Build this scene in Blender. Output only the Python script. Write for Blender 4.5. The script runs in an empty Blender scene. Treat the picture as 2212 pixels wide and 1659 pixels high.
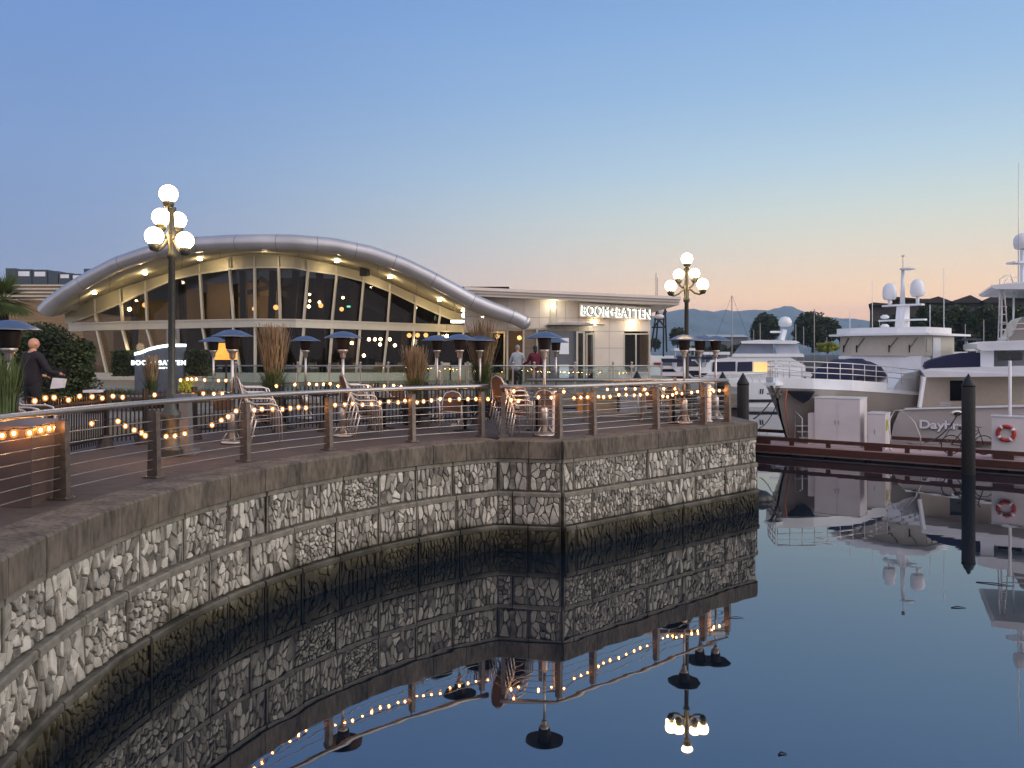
import bpy, bmesh, math, random
from mathutils import Vector, Matrix, geometry
R = math.radians
random.seed(7)
scene = bpy.context.scene
# ------------------------------------------------------------ camera
CAMZ, HY, F, DECK, TERR = 4.0, 762.0, 1700.0, 2.22, 2.5
cd = bpy.data.cameras.new('camera'); cam = bpy.data.objects.new('camera', cd)
scene.collection.objects.link(cam); scene.camera = cam
cam.location = (0, 0, CAMZ); cam.rotation_euler = (R(90), 0, 0)
cd.sensor_width = 36; cd.lens = F / 2212 * 36; cd.shift_y = -(HY - 829.5) / 2212 * -1
cd.clip_start = 0.1; cd.clip_end = 20000
# ------------------------------------------------------------ world: clear dusk sky
w = bpy.data.worlds.new('World'); scene.world = w; w.use_nodes = True
nt = w.node_tree; N = nt.nodes; L = nt.links
def s2l(c):
    return tuple(((v / 255) / 12.92 if v / 255 <= .04045 else ((v / 255 + .055) / 1.055) ** 2.4) for v in c)
bg = N['Background']
tc = N.new('ShaderNodeTexCoord'); sep = N.new('ShaderNodeSeparateXYZ'); L.new(tc.outputs['Generated'], sep.inputs[0])
def mth(op, a, b=None, c=None):
    n = N.new('ShaderNodeMath'); n.operation = op
    for i, v in enumerate((a, b, c)):
        if v is None: continue
        if isinstance(v, (int, float)): n.inputs[i].default_value = v
        else: L.new(v, n.inputs[i])
    return n.outputs[0]
elev = mth('MULTIPLY', mth('ARCSINE', sep.outputs['Z']), 180 / math.pi)
hor = mth('SQRT', mth('ADD', mth('POWER', sep.outputs['X'], 2), mth('POWER', sep.outputs['Y'], 2)))
az = R(48)
dotn = mth('DIVIDE', mth('ADD', mth('MULTIPLY', sep.outputs['X'], math.sin(az)), mth('MULTIPLY', sep.outputs['Y'], math.cos(az))), mth('MAXIMUM', hor, .001))
KAPPA, HTOP, HLEN, AIR = .00022, 296, 5200, (.10, .175, .31)   # what the haze box takes from and adds to the sky
def ramp(stops):
    raw = [(d, s2l(c)) for d, c in stops]; out = []
    for d in (0, 1, 2, 3, 3.6, 4.3, 5.2, 6.5, 8, 10, 12.5, 15, 18, 22, 27, 31, 38, 45, 90):
        for (a, ca), (b, cb) in zip(raw, raw[1:]):
            if a <= d <= b: t_ = (d - a) / (b - a); c = [u + (v - u) * t_ for u, v in zip(ca, cb)]
        T = math.exp(-KAPPA * min(HLEN, HTOP / max(1e-3, math.sin(R(max(d, .01))))))
        out.append((d, [max(.02, (u - (1 - T) * v) / T) for u, v in zip(c, AIR)]))
    stops = out
    r = N.new('ShaderNodeValToRGB'); r.color_ramp.interpolation = 'B_SPLINE' if False else 'EASE'
    r.color_ramp.interpolation = 'LINEAR'
    e = r.color_ramp.elements
    while len(e) > 1: e.remove(e[-1])
    for i, (d, c) in enumerate(stops):
        q = e[0] if i == 0 else e.new(d / 90)
        q.position = d / 90; q.color = tuple(c) + (1,)
    L.new(mth('DIVIDE', elev, 90), r.inputs[0]); return r.outputs[0]
away = ramp([(0, (130, 138, 168)), (3, (128, 140, 174)), (6, (124, 145, 184)), (12, (122, 151, 197)), (24, (106, 145, 205)), (31, (96, 134, 198)), (45, (124, 150, 194)), (90, (150, 164, 190))])
glow = ramp([(0, (222, 176, 166)), (2.2, (226, 182, 166)), (4, (232, 198, 172)), (6, (222, 205, 189)), (9, (204, 212, 206)), (12.5, (180, 204, 220)), (17, (154, 188, 222)), (23, (134, 173, 220)), (31, (104, 144, 202)), (45, (124, 150, 194)), (90, (150, 164, 190))])
mr = N.new('ShaderNodeMapRange'); mr.interpolation_type = 'SMOOTHSTEP'
L.new(dotn, mr.inputs[0]); mr.inputs[1].default_value = .12; mr.inputs[2].default_value = 1.0
mx = N.new('ShaderNodeMix'); mx.data_type = 'RGBA'
L.new(mr.outputs[0], mx.inputs['Factor']); L.new(away, mx.inputs['A']); L.new(glow, mx.inputs['B'])
# a little of the physical twilight sky on top
sky = N.new('ShaderNodeTexSky'); sky.sky_type = 'NISHITA'; sky.sun_disc = False
sky.sun_elevation = R(-2); sky.sun_rotation = az; sky.air_density = 1; sky.dust_density = 1
sk = N.new('ShaderNodeMix'); sk.data_type = 'RGBA'; sk.blend_type = 'ADD'; sk.inputs['Factor'].default_value = .003
L.new(mx.outputs['Result'], sk.inputs['A']); L.new(sky.outputs[0], sk.inputs['B'])
antitw = N.new('ShaderNodeMix'); antitw.data_type = 'RGBA'; L.new(sk.outputs['Result'], antitw.inputs['A']); antitw.inputs['B'].default_value = (.80, .75, .86, 1); L.new(antitw.outputs['Result'], bg.inputs['Color'])
east = N.new('ShaderNodeMapRange'); L.new(sep.outputs['Y'], east.inputs[0]); east.inputs[1].default_value = .1; east.inputs[2].default_value = -.45
east.inputs[3].default_value = 0; east.inputs[4].default_value = 1   # the pink anti-twilight sky behind the viewer
L.new(east.outputs[0], antitw.inputs['Factor']); bg.inputs['Strength'].default_value = 1
# after-glow of the set sun, very soft, from the right
sd = bpy.data.lights.new('afterglow', 'SUN'); sd.energy = 1.7; sd.angle = R(60); sd.color = (1, .93, .84)
so = bpy.data.objects.new('afterglow', sd); scene.collection.objects.link(so)
so.rotation_euler = Vector((-1, .32, -.5)).to_track_quat('-Z', 'Y').to_euler()
vs = scene.view_settings
vs.view_transform = 'Standard'; vs.look = 'None'; vs.exposure = 0; vs.gamma = 1
scene.render.engine = 'CYCLES'
scene.cycles.max_bounces = 6; scene.cycles.diffuse_bounces = 2; scene.cycles.glossy_bounces = 4
scene.cycles.transparent_max_bounces = 24; scene.cycles.sample_clamp_indirect = 6; scene.cycles.caustics_reflective = False

# ------------------------------------------------------------ helpers
def X(px, d): return (px - 1106) / F * d
def Z(py, d): return CAMZ - (py - HY) / F * d
def P(px, py, d): return Vector((X(px, d), d, Z(py, d)))
def lerp(a, b, t): return a + (b - a) * t
def interp(tab, x):
    if x <= tab[0][0]: return tab[0][1]
    for (a, b), (c, e) in zip(tab, tab[1:]):
        if x <= c: return lerp(b, e, (x - a) / (c - a))
    return tab[-1][1]

def mat(name, col, rough=.6, metal=0, var=.12, scale=6, bump=0, emit=0, ecol=None, spec=.5, stretch=None, var2=None, vs2=.7, trans=0, alpha=1):
    m = bpy.data.materials.new(name); m.use_nodes = True
    n = m.node_tree.nodes; l = m.node_tree.links; p = n['Principled BSDF']
    p.inputs['Roughness'].default_value = rough; p.inputs['Metallic'].default_value = metal
    p.inputs['Specular IOR Level'].default_value = spec
    p.inputs['Base Color'].default_value = (*col, 1)
    if trans: p.inputs['Transmission Weight'].default_value = trans
    if alpha < 1: p.inputs['Alpha'].default_value = alpha
    t = n.new('ShaderNodeTexCoord'); src = t.outputs['Object']
    if stretch:
        mp = n.new('ShaderNodeMapping'); mp.inputs['Scale'].default_value = stretch; l.new(src, mp.inputs[0]); src = mp.outputs[0]
    if var:
        z = n.new('ShaderNodeTexNoise'); z.inputs['Scale'].default_value = scale; z.inputs['Detail'].default_value = 5; l.new(src, z.inputs[0])
        z2 = n.new('ShaderNodeTexNoise'); z2.inputs['Scale'].default_value = vs2; z2.inputs['Detail'].default_value = 3; l.new(src, z2.inputs[0])
        ad = n.new('ShaderNodeMath'); ad.operation = 'ADD'; l.new(z.outputs[0], ad.inputs[0]); l.new(z2.outputs[0], ad.inputs[1])
        r = n.new('ShaderNodeMapRange'); l.new(ad.outputs[0], r.inputs[0]); r.inputs[1].default_value = .7; r.inputs[2].default_value = 1.3
        c = n.new('ShaderNodeMix'); c.data_type = 'RGBA'; l.new(r.outputs[0], c.inputs['Factor'])
        c.inputs['A'].default_value = (*[v * (1 - var * 1.6) for v in col], 1)
        c.inputs['B'].default_value = (*(var2 or [min(1, v * (1 + var)) for v in col]), 1)
        l.new(c.outputs['Result'], p.inputs['Base Color'])
        if bump:
            b = n.new('ShaderNodeBump'); b.inputs['Strength'].default_value = bump; b.inputs['Distance'].default_value = .02
            l.new(z.outputs[0], b.inputs['Height']); l.new(b.outputs[0], p.inputs['Normal'])
    if emit:
        p.inputs['Emission Color'].default_value = (*(ecol or col), 1); p.inputs['Emission Strength'].default_value = emit
    return m

class MB:
    def __init__(s): s.v = []; s.f = []; s.sm = []
    def add(s, vs, fs, smooth=False, M=None):
        o = len(s.v)
        for p in vs:
            p = Vector(p); s.v.append(M @ p if M else p)
        for f in fs: s.f.append([i + o for i in f]); s.sm.append(smooth)
        return s
    def box(s, a, b, M=None):
        x0, y0, z0 = a; x1, y1, z1 = b
        return s.add([(x0, y0, z0), (x1, y0, z0), (x1, y1, z0), (x0, y1, z0), (x0, y0, z1), (x1, y0, z1), (x1, y1, z1), (x0, y1, z1)],
                     [(0, 3, 2, 1), (4, 5, 6, 7), (0, 1, 5, 4), (1, 2, 6, 5), (2, 3, 7, 6), (3, 0, 4, 7)], False, M)
    def bar(s, a, b, w, t, up=(0, 0, 1), w2=None):
        a, b = Vector(a), Vector(b); d = (b - a).normalized(); up = Vector(up)
        if abs(d.dot(up)) > .98: up = Vector((0, 1, 0))
        sx = d.cross(up).normalized(); sy = sx.cross(d).normalized(); w2 = w2 or w
        vs = []
        for p, ww in ((a, w), (b, w2)):
            for i, j in ((-1, -1), (1, -1), (1, 1), (-1, 1)): vs.append(p + sx * ww / 2 * i + sy * t / 2 * j)
        return s.add(vs, [(0, 1, 2, 3), (7, 6, 5, 4), (0, 4, 5, 1), (1, 5, 6, 2), (2, 6, 7, 3), (3, 7, 4, 0)])
    def tube(s, pts, r, n=8, cap=True, M=None):
        pts = [Vector(p) for p in pts]; k = len(pts); rs = r if isinstance(r, (list, tuple)) else [r] * k
        vs = []; prev = None
        for i, p in enumerate(pts):
            d = (pts[min(i + 1, k - 1)] - pts[max(i - 1, 0)])
            d = d.normalized() if d.length > 1e-9 else Vector((0, 0, 1))
            if prev is None:
                prev = d.cross(Vector((0, 0, 1)) if abs(d.z) < .95 else Vector((0, 1, 0))).normalized()
            u = (prev - d * prev.dot(d)).normalized(); prev = u; v = d.cross(u)
            for j in range(n):
                a = 2 * math.pi * j / n; vs.append(p + (u * math.cos(a) + v * math.sin(a)) * rs[i])
        fs = [(i * n + j, i * n + (j + 1) % n, (i + 1) * n + (j + 1) % n, (i + 1) * n + j) for i in range(k - 1) for j in range(n)]
        s.add(vs, fs, True, M)
        if cap:
            o = len(s.v) - k * n
            s.f.append([o + j for j in range(n)][::-1]); s.f.append([o + (k - 1) * n + j for j in range(n)]); s.sm += [False, False]
        return s
    def lathe(s, prof, c=(0, 0, 0), n=16, M=None, smooth=True, sx=1, sy=1):
        vs = []; c = Vector(c)
        for r, z in prof:
            for j in range(n):
                a = 2 * math.pi * j / n; vs.append(c + Vector((r * math.cos(a) * sx, r * math.sin(a) * sy, z)))
        fs = [(i * n + j, i * n + (j + 1) % n, (i + 1) * n + (j + 1) % n, (i + 1) * n + j) for i in range(len(prof) - 1) for j in range(n)]
        s.add(vs, fs, smooth, M)
        o = len(s.v) - len(prof) * n
        s.f.append([o + j for j in range(n)][::-1]); s.f.append([o + (len(prof) - 1) * n + j for j in range(n)]); s.sm += [False, False]
        return s
    def ball(s, c, r, n=12, sx=1, sy=1, sz=1, M=None):
        m = n // 2
        prof = [(max(1e-4, r * math.sin(math.pi * i / m)), -r * math.cos(math.pi * i / m) * sz) for i in range(m + 1)]
        return s.lathe(prof, c, n, M, True, sx, sy)
    def prism(s, poly, vec, M=None, smooth=False):
        poly = [Vector(p) for p in poly]; vec = Vector(vec); n = len(poly)
        s.add(poly + [p + vec for p in poly], [tuple(range(n))[::-1], tuple(range(n, 2 * n))] + [(i, (i + 1) % n, n + (i + 1) % n, n + i) for i in range(n)], smooth, M)
        return s
    def strip(s, A, B, vec, smooth=False):
        A = [Vector(p) for p in A]; B = [Vector(p) for p in B]; vec = Vector(vec); n = len(A)
        vs = A + B + [p + vec for p in A] + [p + vec for p in B]; fs = []
        for i in range(n - 1):
            fs += [(i, n + i, n + i + 1, i + 1), (2 * n + i, 2 * n + i + 1, 3 * n + i + 1, 3 * n + i), (i, i + 1, 2 * n + i + 1, 2 * n + i), (n + i, 3 * n + i, 3 * n + i + 1, n + i + 1)]
        fs += [(0, 2 * n, 3 * n, n), (n - 1, 2 * n - 1, 4 * n - 1, 3 * n - 1)]
        return s.add(vs, fs, smooth)
    def build(s, name, m, parent=None, label=None, recalc=False, loc=None):
        me = bpy.data.meshes.new(name); me.from_pydata([tuple(p) for p in s.v], [], s.f)
        me.polygons.foreach_set('use_smooth', s.sm); me.materials.append(m)
        if recalc:
            b = bmesh.new(); b.from_mesh(me); bmesh.ops.recalc_face_normals(b, faces=b.faces); b.to_mesh(me); b.free()
        me.update()
        o = bpy.data.objects.new(name, me); scene.collection.objects.link(o)
        if parent: o.parent = parent
        if label: o['label'] = label
        if loc: o.location = loc
        return o

def thing(name, label, cat, loc=(0, 0, 0), rz=0, group=None):
    o = bpy.data.objects.new(name, None); scene.collection.objects.link(o)
    o.location = loc; o.rotation_euler.z = rz; o['label'] = label; o['category'] = cat; o.empty_display_size = .2
    if group: o['group'] = group
    return o
def tag(o, label, cat, group=None):
    o['label'] = label; o['category'] = cat
    if group: o['group'] = group
    return o
def struct(o): o['kind'] = 'structure'; return o
def copy_tree(o, parent=None):
    c = o.copy(); scene.collection.objects.link(c)
    if parent: c.parent = parent
    for ch in list(o.children): copy_tree(ch, c)
    return c
def text(body, size, m, loc, rot=(R(90), 0, 0), parent=None, name='lettering', ext=.01, off=0, align='CENTER', sx=1, space=1):
    c = bpy.data.curves.new(name, 'FONT'); c.body = body; c.size = size; c.extrude = ext; c.offset = off; c.align_x = align; c.align_y = 'CENTER'; c.space_character = space
    t = bpy.data.objects.new('tmp', c); scene.collection.objects.link(t)
    bpy.context.view_layer.update()
    me = bpy.data.meshes.new_from_object(t.evaluated_get(bpy.context.evaluated_depsgraph_get()))
    bpy.data.objects.remove(t)
    o = bpy.data.objects.new(name, me); scene.collection.objects.link(o); me.materials.clear(); me.materials.append(m)
    o.location = loc; o.rotation_euler = rot; o.scale = (sx, 1, 1); o.parent = parent
    return o

M = {}
M['deck'] = mat('paving', s2l((116, 92, 82)), .75, var=.18)
M['coping'] = mat('coping_stone', s2l((108, 97, 84)), .85, var=.42, scale=7, bump=.6, vs2=1.3, stretch=(2.2, 2.2, .7))
M['concrete'] = mat('concrete', s2l((128, 122, 112)), .9, var=.2, scale=8, bump=.4)
M['steel'] = mat('brushed_steel', s2l((178, 172, 166)), .38, .85, var=.12, scale=20)
M['post'] = mat('galvanised_post', s2l((116, 106, 98)), .45, .6, var=.25, scale=14)
M['alu'] = mat('aluminium', s2l((222, 214, 208)), .4, .7, var=.05)
M['heater'] = mat('heater_steel', s2l((206, 196, 186)), .34, .85, var=.06)
M['reflector'] = mat('heater_reflector', s2l((138, 144, 158)), .36, 1, var=.06)
M['burner'] = mat('burner_mesh', s2l((58, 48, 44)), .5, .7, var=.2, scale=40)
M['rattan'] = mat('rattan', s2l((120, 82, 58)), .7, var=.35, scale=60, bump=.6)
M['black'] = mat('black_metal', s2l((34, 32, 34)), .5, .4, var=.15)
M['dark'] = mat('dark_timber', s2l((52, 44, 42)), .7, var=.25, stretch=(1, 1, 8))
M['white'] = mat('white_gelcoat', s2l((240, 242, 244)), .15, var=.04, scale=2)
M['white2'] = mat('white_paint', s2l((232, 224, 222)), .4, var=.05, scale=2)
M['cream'] = mat('cream_canvas', s2l((206, 198, 184)), .8, var=.06, scale=12)
M['navy'] = mat('navy_canvas', s2l((30, 32, 66)), .75, var=.15, scale=8, bump=.2)
M['glassdark'] = mat('dark_window', (.012, .014, .02), .06, 0, var=0)
M['hullgrey'] = mat('grey_hull', s2l((158, 150, 142)), .3, var=.05, scale=1.5)
M['boot'] = mat('dark_boot_stripe', s2l((24, 28, 44)), .4, var=.1)
M['hullpale'] = mat('pale_grey_hull', s2l((196, 190, 186)), .25, var=.05, scale=1.5)
M['redwood'] = mat('red_timber', s2l((80, 42, 28)), .7, var=.3, scale=5, stretch=(1, 1, 6))
M['piling'] = mat('piling', s2l((46, 44, 42)), .75, var=.35, scale=10, bump=.5, stretch=(3, 3, .5))
M['panel'] = mat('facade_panel', s2l((234, 222, 208)), .5, var=.04, scale=1.5)
M['frame'] = mat('window_frame', s2l((208, 202, 184)), .4, .2, var=.05)
M['soffit'] = mat('soffit_panel', s2l((186, 178, 152)), .45, .3, var=.05, scale=1)
M['tube'] = mat('roof_metal', s2l((192, 190, 192)), .36, .6, var=.1, scale=.6)
M['grey'] = mat('grey_panel', s2l((104, 106, 110)), .6, var=.1)
M['rope'] = mat('rope', s2l((40, 38, 44)), .9, var=.2)
M['foliage'] = mat('dark_foliage', s2l((42, 54, 32)), .7, var=.5, scale=3, var2=s2l((74, 88, 46)))
M['grassgreen'] = mat('grass_green', s2l((84, 98, 50)), .7, var=.4, scale=4)
M['plume'] = mat('grass_plume', s2l((164, 134, 102)), .8, var=.3, scale=5)
M['bark'] = mat('bark', s2l((70, 56, 44)), .9, var=.3, scale=12, bump=.5)
M['skin'] = mat('skin', s2l((205, 150, 122)), .5, var=.08)
M['hair'] = mat('dark_hair', s2l((22, 18, 18)), .6, var=.2)
M['bulb'] = mat('bulb_glass', (1, .55, .2), .3, var=0, emit=230, ecol=(1, .48, .15))
M['glowshell'] = None
M['globe'] = mat('globe_glass', (1, .9, .7), .3, var=0, emit=34, ecol=(1, .62, .26))
M['lamp'] = mat('warm_lamp', (1, .8, .5), .3, var=0, emit=45, ecol=(1, .72, .36))
M['pend'] = mat('pendant_shade', (1, .7, .4), .3, var=0, emit=3.2, ecol=(1, .55, .2))
M['signwhite'] = mat('sign_light', (1, 1, 1), .3, var=0, emit=3.2, ecol=(.86, 1, .96))
def glassmat(name, tint=(.75, .8, .8), refl=.16, rough=.0):
    m = bpy.data.materials.new(name); m.use_nodes = True; n = m.node_tree.nodes; l = m.node_tree.links
    n.remove(n['Principled BSDF']); o = n['Material Output']
    t = n.new('ShaderNodeBsdfTransparent'); t.inputs[0].default_value = (*tint, 1)
    g = n.new('ShaderNodeBsdfGlossy'); g.inputs['Roughness'].default_value = rough
    lw = n.new('ShaderNodeLayerWeight'); lw.inputs[0].default_value = .25
    r = n.new('ShaderNodeMapRange'); l.new(lw.outputs['Fresnel'], r.inputs[0]); r.inputs[3].default_value = refl * .5; r.inputs[4].default_value = min(1, refl * 4)
    x = n.new('ShaderNodeMixShader'); l.new(r.outputs[0], x.inputs[0]); l.new(t.outputs[0], x.inputs[1]); l.new(g.outputs[0], x.inputs[2]); l.new(x.outputs[0], o.inputs[0])
    return m
M['glass'] = glassmat('window_glass', (.66, .62, .56), .035)
M['clear'] = glassmat('clear_glass', (.82, .9, .88), .16)

m = bpy.data.materials.new('bulb_glow_shell'); m.use_nodes = True; n = m.node_tree.nodes; l = m.node_tree.links; n.remove(n['Principled BSDF'])
t = n.new('ShaderNodeBsdfTransparent'); t.inputs[0].default_value = (1, .9, .8, 1); g = n.new('ShaderNodeEmission'); g.inputs[0].default_value = (1, .36, .08, 1); g.inputs[1].default_value = 1.5  # orange glow around each bulb is put into its shell's emission
x = n.new('ShaderNodeMixShader'); x.inputs[0].default_value = .6; l.new(t.outputs[0], x.inputs[1]); l.new(g.outputs[0], x.inputs[2]); l.new(x.outputs[0], n['Material Output'].inputs[0]); M['glowshell'] = m

def pointlight(name, loc, e, col=(1, .72, .4), r=.08):
    ld = bpy.data.lights.new(name, 'POINT'); ld.energy = e; ld.color = col; ld.shadow_soft_size = r
    o = bpy.data.objects.new(name, ld); scene.collection.objects.link(o); o.location = loc; return o
# ============================================================ SETTING
CX, CY, RW = 4.05, 8.55, 8.7
def arc(th, r): return Vector((CX + r * math.cos(R(th)), CY + r * math.sin(R(th))))
# water
m = bpy.data.materials.new('harbour_water'); m.use_nodes = True; n = m.node_tree.nodes; l = m.node_tree.links; p = n['Principled BSDF']
p.inputs['Base Color'].default_value = (.004, .010, .018, 1); p.inputs['Roughness'].default_value = .012; p.inputs['IOR'].default_value = 3.3
t = n.new('ShaderNodeTexCoord'); mp = n.new('ShaderNodeMapping'); mp.inputs['Scale'].default_value = (.5, 1.6, 1); l.new(t.outputs['Object'], mp.inputs[0])
z = n.new('ShaderNodeTexNoise'); z.inputs['Scale'].default_value = .9; z.inputs['Detail'].default_value = 2; l.new(mp.outputs[0], z.inputs[0])
b = n.new('ShaderNodeBump'); b.inputs['Strength'].default_value = .06; b.inputs['Distance'].default_value = .03; l.new(z.outputs[0], b.inputs['Height']); l.new(b.outputs[0], p.inputs['Normal'])
M['water'] = m
struct(MB().add([(-6000, -60, 0), (6000, -60, 0), (6000, 9000, 0), (-6000, 9000, 0)], [(0, 1, 2, 3)]).build('water', M['water']))
# paving material : small brick pavers, coursed
m = M['deck']; n = m.node_tree.nodes; l = m.node_tree.links; p = n['Principled BSDF']
t = n.new('ShaderNodeTexCoord'); br = n.new('ShaderNodeTexBrick'); l.new(t.outputs['Object'], br.inputs[0])
br.inputs['Scale'].default_value = 1; br.inputs['Brick Width'].default_value = .22; br.inputs['Row Height'].default_value = .11; br.inputs['Mortar Size'].default_value = .006
br.inputs['Color1'].default_value = (*s2l((88, 77, 70)), 1); br.inputs['Color2'].default_value = (*s2l((72, 64, 59)), 1); br.inputs['Mortar'].default_value = (*s2l((60, 50, 48)), 1)
z = n.new('ShaderNodeTexNoise'); z.inputs['Scale'].default_value = .8; z.inputs['Detail'].default_value = 4; l.new(t.outputs['Object'], z.inputs[0])
rr = n.new('ShaderNodeMapRange'); l.new(z.outputs[0], rr.inputs[0]); rr.inputs[3].default_value = .7; rr.inputs[4].default_value = 1.25
mu = n.new('ShaderNodeMix'); mu.data_type = 'RGBA'; mu.blend_type = 'MULTIPLY'; mu.inputs['Factor'].default_value = 1
l.new(br.outputs['Color'], mu.inputs['A']); l.new(rr.outputs[0], mu.inputs['B']); l.new(mu.outputs['Result'], p.inputs['Base Color'])
def flat(poly, z, name, m, th=.3):
    tri = geometry.tessellate_polygon([[Vector((x, y, 0)) for x, y in poly]])
    k = len(poly); mb = MB()
    vs = [(x, y, z) for x, y in poly] + [(x, y, z - th) for x, y in poly]
    fs = [tuple(q) for q in tri] + [tuple(i + k for i in q)[::-1] for q in tri] + [(i, (i + 1) % k, k + (i + 1) % k, k + i) for i in range(k)]
    return mb.add(vs, fs).build(name, m, recalc=True)
A0 = (1.0, 15.86); B0 = (6.24, 20.2); K0 = tuple(arc(120, RW))
inner = [tuple(arc(th, RW + .55)) for th in range(119, 275, 4)]
deckpoly = inner + [(4.3, -30), (-60, -30), (-60, 60), (-12, 60), (-12, 40), (-3, 40), (1.5, 29.5), (1.5, 25), (5.6, 25), (5.75, 20.35), (.9, 16.48)]
struct(flat(deckpoly, DECK - .004, 'promenade_paving', M['deck'], .4))
terr = [(-60, 12), (-12, 14.4), (-9.2, 15.4), (-8.5, 17.6), (-7.4, 20), (-6.6, 24.8), (-4.2, 28.7), (8.6, 28.7), (9.8, 33), (9.6, 62), (-60, 62)]
struct(flat(terr, TERR, 'terrace', M['concrete'], .5))
struct(MB().box((-4.2, 28.9, -1), (8.4, 29.3, 1.99)).build('terrace_foundation', M['dark']))

# ------------------------------------------------------------ quay wall of rubble stone blocks
def wetmat(name, c1, c2, wet, bump, island=False, algae=s2l((80, 73, 50))):
    m = bpy.data.materials.new(name); m.use_nodes = True; n = m.node_tree.nodes; l = m.node_tree.links; p = n['Principled BSDF']
    p.inputs['Roughness'].default_value = .8
    t = n.new('ShaderNodeTexCoord'); z = n.new('ShaderNodeTexNoise'); z.inputs['Scale'].default_value = 7; z.inputs['Detail'].default_value = 6; l.new(t.outputs['Object'], z.inputs[0])
    c = n.new('ShaderNodeMix'); c.data_type = 'RGBA'; c.inputs['A'].default_value = (*c1, 1); c.inputs['B'].default_value = (*c2, 1)
    if island:
        g = n.new('ShaderNodeNewGeometry'); a = n.new('ShaderNodeMath'); a.operation = 'ADD'; l.new(g.outputs['Random Per Island'], a.inputs[0]); l.new(z.outputs[0], a.inputs[1])
        r = n.new('ShaderNodeMapRange'); l.new(a.outputs[0], r.inputs[0]); r.inputs[1].default_value = .35; r.inputs[2].default_value = 1.6; l.new(r.outputs[0], c.inputs['Factor'])
    else: l.new(z.outputs[0], c.inputs['Factor'])
    s = n.new('ShaderNodeSeparateXYZ'); l.new(t.outputs['Object'], s.inputs[0])
    z3 = n.new('ShaderNodeTexNoise'); z3.inputs['Scale'].default_value = 1.6; z3.inputs['Detail'].default_value = 4; l.new(t.outputs['Object'], z3.inputs[0])
    ad = n.new('ShaderNodeMath'); ad.operation = 'MULTIPLY_ADD'; l.new(z3.outputs[0], ad.inputs[0]); ad.inputs[1].default_value = -.55; l.new(s.outputs['Z'], ad.inputs[2])
    r1 = n.new('ShaderNodeMapRange'); l.new(ad.outputs[0], r1.inputs[0]); r1.inputs[1].default_value = .14; r1.inputs[2].default_value = .40; r1.inputs[3].default_value = 1; r1.inputs[4].default_value = 0
    r2 = n.new('ShaderNodeMapRange'); l.new(ad.outputs[0], r2.inputs[0]); r2.inputs[1].default_value = -.16; r2.inputs[2].default_value = .14; r2.inputs[3].default_value = 1; r2.inputs[4].default_value = 0
    a1 = n.new('ShaderNodeMix'); a1.data_type = 'RGBA'; l.new(r1.outputs[0], a1.inputs['Factor']); l.new(c.outputs['Result'], a1.inputs['A']); a1.inputs['B'].default_value = (*algae, 1)
    a2 = n.new('ShaderNodeMix'); a2.data_type = 'RGBA'; l.new(r2.outputs[0], a2.inputs['Factor']); l.new(a1.outputs['Result'], a2.inputs['A']); a2.inputs['B'].default_value = (*wet, 1)
    l.new(a2.outputs['Result'], p.inputs['Base Color'])
    bm_ = n.new('ShaderNodeBump'); bm_.inputs['Strength'].default_value = bump; bm_.inputs['Distance'].default_value = .045; l.new(z.outputs[0], bm_.inputs['Height']); l.new(bm_.outputs[0], p.inputs['Normal'])
    return m
M['stone'] = wetmat('rubble_stone', s2l((88, 82, 74)), s2l((218, 210, 194)), s2l((18, 17, 15)), .6, True)
M['mortar'] = wetmat('wall_mortar', s2l((52, 47, 42)), s2l((126, 118, 104)), s2l((15, 14, 13)), .8, algae=s2l((38, 35, 26)))
M['ledge'] = wetmat('wall_ledge', s2l((74, 70, 62)), s2l((158, 150, 134)), s2l((20, 19, 17)), .6, algae=s2l((56, 52, 40)))

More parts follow.
